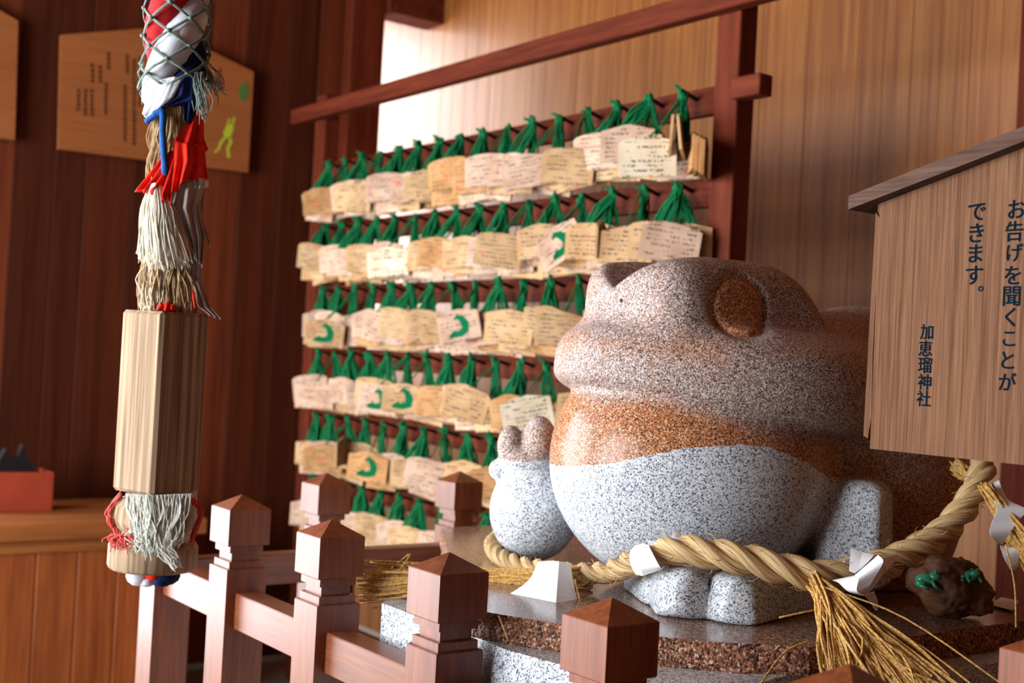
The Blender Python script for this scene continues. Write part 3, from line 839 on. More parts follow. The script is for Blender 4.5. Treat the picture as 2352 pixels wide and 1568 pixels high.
base_pts = [on_z(*p, ZS - 0.044) for p in ((1150, 1490), (1300, 1530), (1420, 1560), (1560, 1590), (1720, 1575), (1880, 1534))]
yl_ = [on_x(px_, 1440, 1.155).y for px_ in (872, 930, 1010, 1090)]
base_poly = [(1.40, yl_[0] + 0.16), (1.20, yl_[0] + 0.05), (1.155, yl_[0])] + [(1.155, y_) for y_ in yl_[1:]] + [(max(p.x, 1.15), p.y) for p in base_pts] + [(1.62, 1.12), (2.12, 1.12), (2.14, 2.34), (1.9, 2.48), (1.66, 2.46)]
base = rough_prism(base_poly, 0.0, ZS - 0.044, 8.0, 0.006, 14, 'granite_base', M['grey_granite'], 'grey speckled granite block carrying the brown slab', 'pedestal', sub=0.05)

# ------------------------------------------------------------------ the stone frog (signed distances, polygonised)
E1 = Vector((math.cos(_A), -math.sin(_A), 0)); E2 = Vector((math.sin(_A), math.cos(_A), 0)); E3 = Vector((0, 0, 1))
FO = q(1650, 1100, 2.4); FO = Vector((FO.x, FO.y, ZS))
def loc(px, py, t):
    d = q(px, py, t) - FO
    return np.array([d.dot(E1), d.dot(E2), d.dot(E3)], dtype=np.float32)
hgrid = 0.0052
lo = np.array([-0.50, -0.36, -0.012]); hi = np.array([0.53, 0.52, 0.66])
nx, ny, nz = [int((hi[i] - lo[i]) / hgrid) + 1 for i in range(3)]
gx = (lo[0] + hgrid * np.arange(nx)).astype(np.float32)[:, None, None]
gy = (lo[1] + hgrid * np.arange(ny)).astype(np.float32)[None, :, None]
gz = (lo[2] + hgrid * np.arange(nz)).astype(np.float32)[None, None, :]
def rotz2(x, y, a):
    return x * math.cos(a) + y * math.sin(a), -x * math.sin(a) + y * math.cos(a)
def ell(c, r, yaw=0.0, tilt=0.0):
    x, y, z = gx - c[0], gy - c[1], gz - c[2]
    if yaw: x, y = rotz2(x, y, yaw)
    if tilt: x, z = rotz2(x, z, tilt)
    k0 = np.sqrt((x / r[0]) ** 2 + (y / r[1]) ** 2 + (z / r[2]) ** 2) + 1e-6
    k1 = np.sqrt((x / r[0] ** 2) ** 2 + (y / r[1] ** 2) ** 2 + (z / r[2] ** 2) ** 2) + 1e-6
    return k0 * (k0 - 1) / k1
def smin(a, b, k):
    h_ = np.maximum(k - np.abs(a - b), 0) / k
    return np.minimum(a, b) - h_ * h_ * k * 0.25
def smax(a, b, k): return -smin(-a, -b, k)
def poly(c, planes, k=0.012):
    """convex block: planes = (normal, offset) round c"""
    d = None
    for n_, o_ in planes:
        L = math.sqrt(sum(v * v for v in n_))
        e = ((gx - c[0]) * n_[0] + (gy - c[1]) * n_[1] + (gz - c[2]) * n_[2]) / L - o_
        d = e if d is None else smax(d, e, k)
    return d
belly = ell(loc(1584, 1062, 2.44), (0.262, 0.255, 0.238))
torso = ell(loc(1760, 1000, 2.60), (0.285, 0.25, 0.25))
rear = ell(loc(1955, 1080, 2.66), (0.225, 0.24, 0.335))
# lip: flattened ring of the wide mouth
lc = loc(1655, 872, 2.48)
_x, _y = rotz2(gx - lc[0], gy - lc[1], 0.10); _x, _z = rotz2(_x, gz - lc[2], -0.06)
lip = ((np.sqrt((_x / 0.318) ** 2 + (_y / 0.285) ** 2) ** 2.8 + np.abs(_z / 0.112) ** 2.8) ** (1 / 2.8) - 1) * 0.14
_p = [np.array(loc(*a_), dtype=float) for a_ in ((1275, 890, 2.45), (1560, 932, 2.2), (1850, 1004, 2.3))]
_n = np.cross(_p[1] - _p[0], _p[2] - _p[0]); _n = _n / np.linalg.norm(_n); _n = _n if _n[2] < 0 else -_n
lip = smax(lip, (gx - _p[0][0]) * _n[0] + (gy - _p[0][1]) * _n[1] + (gz - _p[0][2]) * _n[2], 0.035)
# head: block with sloping snout and brow; axis points to picture left, a little to the camera
ha = math.radians(31)
hc = loc(1572, 700, 2.46)
def hdir(f, s_, u): # head forward, head left side (towards camera), up  ->  E1,E2,E3
    return (-math.cos(ha) * f + math.sin(ha) * s_, -math.sin(ha) * f - math.cos(ha) * s_, u)
head = poly(hc, [(hdir(1, 0, 0), 0.170), (hdir(-1, 0, 0), 0.232), (hdir(0, 1, 0.10), 0.175), (hdir(0, -1, 0.10), 0.17), (hdir(0, 0, 1), 0.084), (hdir(0, 0, -1), 0.12),
                 (hdir(0.50, 0, 1), 0.128), (hdir(-1.15, 0, 1), 0.150), (hdir(0, 0.8, 1), 0.160), (hdir(0, -0.8, 1), 0.160),
                 (hdir(1, 0.8, 0), 0.222), (hdir(1, -0.8, 0), 0.190), (hdir(-0.9, 0.9, 0.2), 0.285)], 0.045)
Fx = -(gx - hc[0]) * math.cos(ha) - (gy - hc[1]) * math.sin(ha)
Sx = (gx - hc[0]) * math.sin(ha) - (gy - hc[1]) * math.cos(ha)
groove = (gz - hc[2]) - (0.020 + np.abs(Sx + 0.0) * 0.62 + np.maximum(0, 0.10 - Fx) * 0.10)
head = smax(head, groove, 0.008)
# eye: ring groove round a shallow dome on the cheek
body = smin(torso, rear, 0.07)
body = smin(body, belly, 0.02)
body = smin(body, lip, 0.012)
body = smin(body, head, 0.022)
# shoulder ridge from the jaw down to the flank
ridge = ell(loc(1905, 900, 2.50), (0.15, 0.13, 0.085), tilt=-0.55)
body = smin(body, ridge, 0.06)
for t_ in np.arange(2.05, 2.7, 0.003):
    ec = loc(1697, 706, t_)
    ii = np.round((ec - lo) / hgrid).astype(int)
    if body[ii[0], ii[1], ii[2]] < 0: break
vw = -np.array([_dir(1697, 706).dot(E1), _dir(1697, 706).dot(E2), 0.0]); vw /= np.linalg.norm(vw)
en = np.array(hdir(0.0, 1, 0.06)) + 1.4 * vw; en = en / np.linalg.norm(en)
dx, dy, dz = gx - ec[0], gy - ec[1], gz - ec[2]
along = dx * en[0] + dy * en[1] + dz * en[2]
radial = np.sqrt(np.maximum(dx * dx + dy * dy + dz * dz - along * along, 0))
near_ = (along > -0.09) & (along < 0.12)
body = body + near_ * (0.0075 * np.exp(-((radial - 0.0550) / 0.0058) ** 2) - 0.002 * np.clip(1 - (radial / 0.052) ** 4, 0, 1))
# grey thigh with a facet edge
th = poly(loc(1985, 1215, 2.34), [((-0.45, -0.89, 0.1), 0.066), ((0.86, -0.51, 0.05), 0.044), ((0, 0, 1), 0.090), ((0.6, -0.1, 0.8), 0.085), ((-0.2, -0.7, 0.7), 0.098),
                                  ((1, 0, 0), 0.062), ((-1, 0, 0), 0.09), ((0, 1, 0), 0.12), ((0, 0, -1), 0.10)], 0.02)
body2 = smin(body, th, 0.012)
# far arm with its fingers
arm = ell(loc(1228, 1172, 2.60), (0.090, 0.095, 0.100))
body2 = smin(body2, arm, 0.010)
for c_, r_ in ((loc(1173, 1022, 2.60), (0.027, 0.045, 0.040)), (loc(1238, 1012, 2.58), (0.034, 0.05, 0.050)), (loc(1146, 1078, 2.61), (0.021, 0.03, 0.022)), (loc(1212, 1058, 2.60), (0.058, 0.06, 0.040))):
    body2 = smin(body2, ell(c_, r_), 0.004)
# toes of the near foot
def toe(c, w_, ln, h_, yaw, sk=0.0):
    ca, sa = math.cos(yaw), math.sin(yaw)
    R_ = lambda a, b, u: (a * ca + b * sa, -a * sa + b * ca, u)
    return poly(c, [(R_(-1, -0.25, 0.12), w_), (R_(1, -0.15, 0.12), w_), (R_(-0.62, -0.8, 0.1), w_ * 1.02), (R_(0.58, -0.82, 0.05), w_ * 1.04), (R_(0, -1, 0.1), w_ * 1.16),
                    (R_(0, 1, 0), ln), (R_(0, 0, 1), h_), (R_(-0.3, -0.55, 0.8), h_ * 1.25), (R_(0.55, -0.2, 0.8), h_ * 1.22), (R_(-0.75, 0, 0.7), h_ * 1.25),
                    (R_(0, -0.5, -0.9), h_ * 1.18), (R_(0, 0, -1), h_)], 0.009)
toes = toe(loc(1568, 1357, 2.13), 0.044, 0.16, 0.042, 0.25)
toes = np.minimum(toes, toe(loc(1692, 1376, 2.11), 0.046, 0.22, 0.042, 0.55))
toes = np.minimum(toes, toe(loc(1522, 1345, 2.22), 0.034, 0.12, 0.040, 0.1))
allf = np.minimum(body2, toes)
allf = np.maximum(allf, -gz + 0.0)
def surface_nets(v, lo_, h_):
    ins = v < 0
    c8 = [(i, j, k) for i in (0, 1) for j in (0, 1) for k in (0, 1)]
    sl_ = lambda a, i, j, k: a[i:a.shape[0] - 1 + i, j:a.shape[1] - 1 + j, k:a.shape[2] - 1 + k]
    cnt = sum(sl_(ins, *c).astype(np.int8) for c in c8)
    act = (cnt > 0) & (cnt < 8)
    idx = np.full(act.shape, -1, dtype=np.int64)
    cells = np.argwhere(act); idx[act] = np.arange(len(cells))
    acc = np.zeros((len(cells), 3)); num = np.zeros(len(cells))
    val = {c: v[cells[:, 0] + c[0], cells[:, 1] + c[1], cells[:, 2] + c[2]] for c in c8}
    for a in c8:
        for ax in range(3):
            if a[ax] == 0:
                b = list(a); b[ax] = 1; b = tuple(b)
                va, vb = val[a], val[b]
                m_ = (va < 0) != (vb < 0)
                t_ = np.where(m_, va / np.where(m_, va - vb, 1), 0)
                p = np.zeros((len(cells), 3)); p[:] = a; p[:, ax] += t_
                acc[m_] += p[m_]; num[m_] += 1
    verts = lo_ + (cells + acc / num[:, None]) * h_
    faces = []
    for ax in range(3):
        u, w_ = (ax + 1) % 3, (ax + 2) % 3
        s0 = [slice(None)] * 3; s1 = [slice(None)] * 3
        s0[ax] = slice(0, -1); s1[ax] = slice(1, None)
        ch = ins[tuple(s0)] != ins[tuple(s1)]
        e = np.argwhere(ch)
        ok = (e[:, u] > 0) & (e[:, w_] > 0) & (e[:, u] < ins.shape[u] - 1) & (e[:, w_] < ins.shape[w_] - 1)
        e = e[ok]
        flip = ins[e[:, 0], e[:, 1], e[:, 2]]
        def at(du, dw):
            c = e.copy(); c[:, u] += du; c[:, w_] += dw
            return idx[c[:, 0], c[:, 1], c[:, 2]]
        qd = np.stack([at(-1, -1), at(0, -1), at(0, 0), at(-1, 0)], 1)
        qd[~flip] = qd[~flip][:, ::-1]
        faces.append(qd)
    return verts, np.concatenate(faces)
fv, ff = surface_nets(allf, lo, hgrid)
# light relaxation of the net
for _ in range(2):
    s_ = np.zeros_like(fv); c_ = np.zeros(len(fv))
    for a in range(4):
        np.add.at(s_, ff[:, a], fv[ff[:, (a + 1) % 4]]); np.add.at(c_, ff[:, a], 1)
        np.add.at(s_, ff[:, a], fv[ff[:, (a + 3) % 4]]); np.add.at(c_, ff[:, a], 1)
    fv = fv * 0.5 + 0.5 * s_ / c_[:, None]
# stone zones: which block a point belongs to
def sample(a, p):
    i = np.clip(((p - lo) / hgrid).round().astype(int), 0, np.array(a.shape) - 1)
    return a[i[:, 0], i[:, 1], i[:, 2]]
e1 = fv[:, 0]
knots = [(1100, 1046), (1140, 1056), (1200, 1064), (1270, 1066), (1330, 1066), (1400, 1060), (1480, 1045), (1560, 1030), (1680, 1020), (1760, 1025), (1830, 1050), (1880, 1085), (1905, 1112),
         (1915, 1102), (1960, 1100), (2005, 1108), (2030, 1130), (2055, 1175), (2068, 1260)]
kd = [2.55, 2.55, 2.5, 2.4, 2.32, 2.27, 2.22, 2.19, 2.19, 2.21, 2.26, 2.32, 2.36, 2.3, 2.28, 2.28, 2.28, 2.3, 2.3]
kx = []; kz = []
for (a_, b_), t_ in zip(knots, kd):
    l_ = loc(a_, b_, t_); kx.append(l_[0]); kz.append(l_[2])
o_ = np.argsort(kx)
zb = np.interp(e1, np.array(kx)[o_], np.array(kz)[o_])
grey = zb - fv[:, 2]
behind = np.minimum(sample(torso, fv), sample(rear, fv)) < np.minimum(np.minimum(sample(belly, fv), sample(th, fv)), np.minimum(sample(arm, fv), sample(toes, fv)))
grey = np.where(behind & (e1 > 0.1), -0.05, grey)
thn = sample(th, fv) < np.minimum(np.minimum(sample(belly, fv), sample(body, fv)), 0.02)
grey = np.where(thn, loc(1985, 1102, 2.28)[2] - fv[:, 2], grey)
grey = np.where(sample(toes, fv) < 0.012, 0.05, grey)
# rust: the polished chest below the lip
rust = np.where(sample(belly, fv) < 0.012, 1.0, 0.0)
rust = np.where((sample(arm, fv) < 0.012), 1.0, rust)
lipz = np.interp(e1, [loc(1270, 890, 2.4)[0], loc(1440, 905, 2.22)[0], loc(1560, 930, 2.2)[0], loc(1850, 1000, 2.3)[0]], [loc(1270, 890, 2.4)[2], loc(1440, 905, 2.22)[2], loc(1560, 930, 2.2)[2], loc(1850, 1000, 2.3)[2]])
rust = rust * np.clip((lipz - fv[:, 2]) / 0.035 + 0.3, 0, 1)
rust = np.maximum(rust, np.where(sample(radial, fv) < 0.053, 0.95, 0) * (sample(along, fv) > -0.05))
rust = np.maximum(rust, 0.35 * np.clip(1 - np.abs(fv[:, 2] - loc(1600, 800, 2.3)[2]) / 0.03, 0, 1))
rust = np.where(behind & (e1 > 0.1), np.clip((loc(1900, 1000, 2.4)[2] - fv[:, 2]) / 0.10, 0, 1) * 0.8, rust)
me = bpy.data.meshes.new('stone_frog')
me.from_pydata([(float(a) * E1 + float(b) * E2 + float(c) * E3) for a, b, c in fv], [], [tuple(int(i) for i in f) for f in ff])
for nm, arr in (('grey', grey), ('rust', rust)):
    at_ = me.attributes.new(nm, 'FLOAT', 'POINT'); at_.data.foreach_set('value', arr.astype(np.float32))
me.polygons.foreach_set('use_smooth', [True] * len(me.polygons))
me.update()
def frog_stone():
    m, nt, b = mat_new('frog_stone')
    v = coords(nt, (1, 1, 1), rnd=False)
    cg = speckle(nt, v, 480, GREY_STOPS)
    cr = speckle(nt, v, 540, RUST_STOPS)
    ct_ = speckle(nt, v, 540, TAUPE_STOPS)
    ag = N(nt, 'ShaderNodeAttribute', attribute_name='grey'); ar = N(nt, 'ShaderNodeAttribute', attribute_name='rust')
    n = N(nt, 'ShaderNodeTexNoise'); n.inputs['Scale'].default_value = 60; n.inputs['Detail'].default_value = 5; nt.links.new(v, n.inputs['Vector'])
    j = N(nt, 'ShaderNodeMath', operation='MULTIPLY_ADD'); j.inputs[1].default_value = 0.010; nt.links.new(n.outputs['Fac'], j.inputs[0]); nt.links.new(ag.outputs['Fac'], j.inputs[2])
    gt = N(nt, 'ShaderNodeMath', operation='GREATER_THAN'); gt.inputs[1].default_value = 0.005; nt.links.new(j.outputs[0], gt.inputs[0])
    n2 = N(nt, 'ShaderNodeTexNoise'); n2.inputs['Scale'].default_value = 9; n2.inputs['Detail'].default_value = 4; nt.links.new(v, n2.inputs['Vector'])
    r2 = N(nt, 'ShaderNodeMapRange'); r2.inputs['From Min'].default_value = 0.35; r2.inputs['From Max'].default_value = 0.65; r2.inputs['To Min'].default_value = -0.25; r2.inputs['To Max'].default_value = 0.25
    nt.links.new(n2.outputs['Fac'], r2.inputs['Value'])
    ad = N(nt, 'ShaderNodeMath', operation='ADD', use_clamp=True); nt.links.new(ar.outputs['Fac'], ad.inputs[0]); nt.links.new(r2.outputs[0], ad.inputs[1])
    m1 = N(nt, 'ShaderNodeMix', data_type='RGBA'); nt.links.new(ad.outputs[0], m1.inputs['Factor']); nt.links.new(ct_, m1.inputs['A']); nt.links.new(cr, m1.inputs['B'])
    m2 = N(nt, 'ShaderNodeMix', data_type='RGBA'); nt.links.new(gt.outputs[0], m2.inputs['Factor']); nt.links.new(m1.outputs['Result'], m2.inputs['A']); nt.links.new(cg, m2.inputs['B'])
    nt.links.new(m2.outputs['Result'], b.inputs['Base Color'])
    b.inputs['Specular IOR Level'].default_value = 0.22
    mx = N(nt, 'ShaderNodeMath', operation='MAXIMUM'); nt.links.new(gt.outputs[0], mx.inputs[0]); nt.links.new(ar.outputs['Fac'], mx.inputs[1])
    rr = N(nt, 'ShaderNodeMapRange'); rr.inputs['To Min'].default_value = 0.6; rr.inputs['To Max'].default_value = 0.27
    nt.links.new(mx.outputs[0], rr.inputs['Value']); nt.links.new(rr.outputs[0], b.inputs['Roughness'])
    nb = N(nt, 'ShaderNodeTexNoise'); nb.inputs['Scale'].default_value = 220; nb.inputs['Detail'].default_value = 3; nt.links.new(v, nb.inputs['Vector'])
    iv = N(nt, 'ShaderNodeMapRange'); iv.inputs['To Min'].default_value = 0.25; iv.inputs['To Max'].default_value = 0.02; nt.links.new(mx.outputs[0], iv.inputs['Value'])
    bp = N(nt, 'ShaderNodeBump'); bp.inputs['Distance'].default_value = 0.003; nt.links.new(iv.outputs[0], bp.inputs['Strength'])
    nt.links.new(nb.outputs['Fac'], bp.inputs['Height']); nt.links.new(bp.outputs['Normal'], b.inputs['Normal'])
    return m
frog = link('stone_frog', me, frog_stone())
frog.location = FO
tag(frog, 'large carved granite frog, grey polished belly under a brown upper body', 'statue')

bpy.context.view_layer.update()
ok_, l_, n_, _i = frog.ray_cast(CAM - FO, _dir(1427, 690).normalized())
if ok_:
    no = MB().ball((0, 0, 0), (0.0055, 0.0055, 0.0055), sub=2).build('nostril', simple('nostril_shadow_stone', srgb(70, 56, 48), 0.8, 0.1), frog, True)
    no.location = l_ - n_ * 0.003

# ------------------------------------------------------------------ straw rope round the frog
def catmull(pts, n):
    out = []
    P = [2 * pts[0] - pts[1]] + pts + [2 * pts[-1] - pts[-2]]
    for i in range(1, len(P) - 2):
        for k in range(n):
            t = k / n
            a, b, c, d = P[i - 1], P[i], P[i + 1], P[i + 2]
            out.append(0.5 * ((2 * b) + (c - a) * t + (2 * a - 5 * b + 4 * c - d) * t * t + (3 * b - 3 * c + d - a) * t ** 3))
    out.append(pts[-1].copy())
    return out
def frames(pts):
    fr = []
    t0 = (pts[1] - pts[0]).normalized()
    nx = t0.cross(Vector((0, 0, 1))).normalized()
    for i, p in enumerate(pts):
        t = (pts[min(i + 1, len(pts) - 1)] - pts[max(i - 1, 0)]).normalized()
        nx = (nx - t * nx.dot(t)).normalized()
        fr.append((t, nx, t.cross(nx)))
    return fr
def straw_mat(name, lo_, hi_, band):
    m, nt, b = mat_new(name)
    v = coords(nt, (1, 1, 1), rnd=True)
    n = N(nt, 'ShaderNodeTexNoise'); n.inputs['Scale'].default_value = band; n.inputs['Detail'].default_value = 3; nt.links.new(v, n.inputs['Vector'])
    r = ramp(nt, [(0.3, lo_), (0.7, hi_)]); nt.links.new(n.outputs['Fac'], r.inputs['Fac'])
    nt.links.new(r.outputs['Color'], b.inputs['Base Color'])
    b.inputs['Roughness'].default_value = 0.55; b.inputs['Specular IOR Level'].default_value = 0.3
    return m
M['straw'] = straw_mat('rice_straw', srgb(146, 100, 46), srgb(226, 182, 104), 260)
def rope_mat():
    """straws lie along each strand: streaks in the strand's own angle and length"""
    m, nt, b = mat_new('twisted_straw')
    at = N(nt, 'ShaderNodeAttribute', attribute_name='fibre')
    n = N(nt, 'ShaderNodeTexNoise'); n.inputs['Scale'].default_value = 7.0; n.inputs['Detail'].default_value = 3
    nt.links.new(at.outputs['Vector'], n.inputs['Vector'])
    rr = ramp(nt, [(0.30, srgb(96, 70, 38)), (0.42, srgb(172, 138, 90)), (0.70, srgb(220, 194, 150))])
    nt.links.new(n.outputs['Fac'], rr.inputs['Fac']); nt.links.new(rr.outputs['Color'], b.inputs['Base Color'])
    bp = N(nt, 'ShaderNodeBump'); bp.inputs['Strength'].default_value = 0.5; bp.inputs['Distance'].default_value = 0.002
    nt.links.new(n.outputs['Fac'], bp.inputs['Height']); nt.links.new(bp.outputs['Normal'], b.inputs['Normal'])
    b.inputs['Roughness'].default_value = 0.6; b.inputs['Specular IOR Level'].default_value = 0.2
    return m
M['straw_rope'] = rope_mat()
rp = [q(*a) for a in ((1215, 1222, 2.78), (1160, 1228, 2.74), (1132, 1248, 2.66), (1145, 1275, 2.56), (1190, 1296, 2.48), (1255, 1309, 2.41), (1330, 1316, 2.34), (1400, 1312, 2.27),
                      (1455, 1292, 2.20), (1510, 1272, 2.15), (1570, 1263, 2.11), (1640, 1272, 2.08), (1720, 1287, 2.06), (1800, 1306, 2.05), (1880, 1322, 2.05),
                      (1950, 1318, 2.07), (2020, 1300, 2.10), (2100, 1266, 2.14), (2170, 1218, 2.19), (2225, 1152, 2.23), (2255, 1085, 2.27), (2268, 1020, 2.33), (2262, 950, 2.40))]
path = catmull(rp, 14)
cum = [0.0]
for a, b in zip(path, path[1:]): cum.append(cum[-1] + (b - a).length)
fr = frames(path)
def rope_r(i):
    s_ = cum[i] / cum[-1]
    return np.interp(s_, [0, 0.2, 0.34, 0.48, 0.75, 1.0], [0.015, 0.016, 0.017, 0.0225, 0.0225, 0.019])
rope = tag(empty('straw_rope', rp[11]), 'thick twisted straw rope laid around the stone frog', 'rope')
def rp_child(mb, name, mat, smooth=True):
    o = mb.build(name, mat, rope, smooth)
    o.matrix_parent_inverse = Matrix.Translation(rope.location).inverted()
    return o
PITCHR = 0.165
for k in range(3):
    ang = 0.0; prev = 0.0
    mb = MB(); vs = []; fs = []; fib = []
    n = 20
    for i, p in enumerate(path):
        R_ = float(rope_r(i))
        ang += 2 * math.pi * (cum[i] - prev) / (PITCHR * R_ / 0.0225); prev = cum[i]
        th_ = ang + 2 * math.pi * k / 3
        t, nx_, ny_ = fr[i]
        c = p + (nx_ * math.cos(th_) + ny_ * math.sin(th_)) * R_ * 0.56
        for j in range(n):
            b_ = 2 * math.pi * j / n
            # yarns: small ridges that twist against the lay of the rope
            rr_ = R_ * 0.60 * (1 + 0.05 * math.cos(7 * b_ + ang * 2.2))
            vs.append(c + (nx_ * math.cos(b_ + th_) + ny_ * math.sin(b_ + th_)) * rr_)
            fib += [math.cos(b_ + ang * 0.3) * 1.0, math.sin(b_ + ang * 0.3) * 1.0, cum[i] * 3.0 + k * 7]
    L = len(path)
    for i in range(L - 1):
        for j in range(n):
            fs.append((i * n + j, i * n + (j + 1) % n, (i + 1) * n + (j + 1) % n, (i + 1) * n + j))
    fs.append(tuple(range(n - 1, -1, -1))); fs.append(tuple(range((L - 1) * n, L * n)))
    mb.add(vs, fs)
    so_ = rp_child(mb, 'strand', M['straw_rope'])
    at_ = so_.data.attributes.new('fibre', 'FLOAT_VECTOR', 'POINT'); at_.data.foreach_set('vector', fib)
rs = random.Random(21)
# loose fibres along the rope
fz = MB()
for _ in range(170):
    i = rs.randrange(20, len(path) - 30)
    t, nx_, ny_ = fr[i]
    R_ = float(rope_r(i)) * 1.12
    a = rs.uniform(0, 6.28)
    nrm = nx_ * math.cos(a) + ny_ * math.sin(a)
    p0 = path[i] + nrm * R_
    p2 = p0 + nrm * rs.uniform(0.001, 0.009) + t * rs.uniform(-0.025, 0.025) + Vector((0, 0, rs.uniform(-.006, .004)))
    p1 = p0.lerp(p2, 0.5) + nrm * rs.uniform(0, 0.003)
    fz.tube([p0 - nrm * 0.003, p1, p2], [0.0007, 0.0006, 0.0004], 3, cap=False)
o = rp_child(fz, 'loose_fibres', M['straw'], False); o['kind'] = 'stuff'
def tassel(root, rr0, ends, n, name, r0=0.0016, bulge=0.012, stray=0.1):
    """straws from a bound root fanning to a spread of end points"""
    mb = MB()
    for _ in range(n):
        a = root + Vector((rs.gauss(0, 1), rs.gauss(0, 1), rs.gauss(0, 1))) * rr0
        w_ = [rs.random() for _ in ends]; w_ = [x_ ** 2.2 for x_ in w_]; S = sum(w_)
        e = sum((Vector(p) * (x_ / S) for p, x_ in zip(ends, w_)), Vector((0, 0, 0)))
        L = (e - a).length
        e = a + (e - a) * rs.uniform(0.72, 1.06)
        j = Vector((rs.gauss(0, 1), rs.gauss(0, 1), rs.gauss(0, 1)))
        m1 = a.lerp(e, 0.33) + j * bulge * 0.5; m2 = a.lerp(e, 0.68) + Vector((rs.gauss(0, 1), rs.gauss(0, 1), rs.gauss(0, 1))) * bulge * (2.2 if rs.random() < stray else 0.6)
        c = catmull([a, m1, m2, e], 3)
        r_ = r0 * rs.uniform(0.6, 1.35)
        mb.tube(c, [r_] * (len(c) - 1) + [r_ * 0.7], 5, cap=True)
    o = rp_child(mb, name, M['straw'], False); o['kind'] = 'stuff'
    return o
# tassel resting on the slab to the left, cut ends by the fence
tassel(q(1335, 1330, 2.33), 0.009, [q(842, 1278, 2.44), q(830, 1345, 2.42), q(848, 1408, 2.38), q(862, 1300, 2.36), q(845, 1385, 2.45)], 300, 'straw_tassel', 0.0023, 0.006, 0.05)
# front tassel hanging over the edge of the slab
tassel(q(1878, 1338, 2.03), 0.006, [q(1850, 1600, 1.86), q(1960, 1620, 1.82), q(2120, 1650, 1.80), q(2330, 1620, 1.80), q(2220, 1570, 1.84), q(1890, 1560, 1.90)], 270, 'straw_tassel', 0.0021, 0.007, 0.14)
# tassel behind the sign and the one hanging at the right edge
tassel(q(2250, 1110, 2.29), 0.006, [q(2180, 1062, 2.34), q(2185, 1095, 2.36), q(2200, 1050, 2.30)], 60, 'straw_tassel', 0.0020, 0.003, 0.05)
tassel(q(2262, 1118, 2.22), 0.005, [q(2372, 1290, 2.16), q(2352, 1330, 2.18), q(2385, 1250, 2.15)], 60, 'straw_tassel', 0.0020, 0.004, 0.05)
# a few long stray straws
st = MB()
for pts in (((1878, 1400, 2.0), (1850, 1405, 1.98), (1790, 1418, 1.97)), ((1862, 1470, 1.93), (1800, 1500, 1.90), (1740, 1580, 1.86)),
            ((1130, 1385, 2.2), (1150, 1425, 2.02), (1168, 1470, 2.0)), ((1320, 1330, 2.25), (1332, 1385, 2.2), (1320, 1395, 2.18)),
            ((1240, 1402, 2.14), (1290, 1418, 2.12), (1325, 1412, 2.12)), ((2310, 1250, 2.1), (2330, 1340, 2.1), (2334, 1440, 2.06)),
            ((900, 1305, 2.4), (942, 1272, 2.4), (905, 1330, 2.38)), ((850, 1290, 2.42), (940, 1310, 2.4), (1000, 1330, 2.38)), ((1885, 1345, 2.0), (2080, 1420, 1.95), (2330, 1590, 1.85))):
    st.tube(catmull([q(*p) for p in pts], 5), 0.0016, 5)
o = rp_child(st, 'stray_straws', M['straw']); o['kind'] = 'stuff'

# ------------------------------------------------------------------ folded white papers
def paper_mat():
    m, nt, b = mat_new('white_paper')
    b.inputs['Base Color'].default_value = (0.84, 0.86, 0.88, 1); b.inputs['Roughness'].default_value = 0.7
    b.inputs['Specular IOR Level'].default_value = 0.2
    b.inputs['Subsurface Weight'].default_value = 0.0
    return m
M['paper'] = paper_mat()
def paper(sheets, label, group='paper streamers on the straw rope'):
    """each sheet: grid rows of (px, py, t) picked points; every sheet is a folded flap"""
    root = None
    allp = [q(*p) for sh in sheets for row in sh for p in row]
    c = sum(allp, Vector((0, 0, 0))) / len(allp)
    for si, sh in enumerate(sheets):
        rows = [[q(*p) for p in row] for row in sh]
        mcol = len(rows[0])
        # refine each row and column smoothly across, keep folds sharp along rows
        mb = MB(); n = 4
        R2 = []
        cols_ = [catmull([row[j] for row in rows], 5) for j in range(mcol)]
        R2 = [[c_[i] for c_ in cols_] for i in range(len(cols_[0]))]
        vs = [p - c for r_ in R2 for p in r_]
        fs = [(i * mcol + j, i * mcol + j + 1, (i + 1) * mcol + j + 1, (i + 1) * mcol + j) for i in range(len(R2) - 1) for j in range(mcol - 1)]
        mb.add(vs, fs)
        me_ = mb.mesh('flap')
        if root is None:
            root = link('paper_streamer', me_, M['paper']); root.location = c
            o = root
        else:
            o = link('flap', me_, M['paper'], root)
        md = o.modifiers.new('thick', 'SOLIDIFY'); md.thickness = 0.0007; md.offset = 0
    tag(root, label, 'paper', group)
    return root
paper([[[(1236, 1290, 2.32), (1262, 1288, 2.30), (1284, 1289, 2.285), (1310, 1293, 2.31)],
        [(1212, 1335, 2.27), (1240, 1336, 2.25), (1280, 1342, 2.215), (1318, 1345, 2.25)],
        [(1142, 1381, 2.22), (1205, 1393, 2.19), (1276, 1402, 2.16), (1330, 1396, 2.20)]]],
      'white paper streamer folded over the rope and spread on the slab edge')
paper([[[(1458, 1254, 2.20), (1476, 1248, 2.16), (1490, 1252, 2.14)],
        [(1447, 1268, 2.16), (1470, 1268, 2.125), (1500, 1272, 2.10)],
        [(1449, 1296, 2.14), (1472, 1298, 2.105), (1514, 1298, 2.085)],
        [(1460, 1318, 2.14), (1476, 1322, 2.11), (1522, 1306, 2.09)]],
       [[(1486, 1240, 2.20), (1504, 1243, 2.19)], [(1489, 1256, 2.17), (1520, 1258, 2.16)]],
       [[(1546, 1214, 2.17), (1562, 1228, 2.16)], [(1542, 1236, 2.15), (1560, 1243, 2.14)], [(1536, 1256, 2.14), (1548, 1254, 2.13)]]],
      'small white paper streamer wrapped over the rope in front of the grey belly')
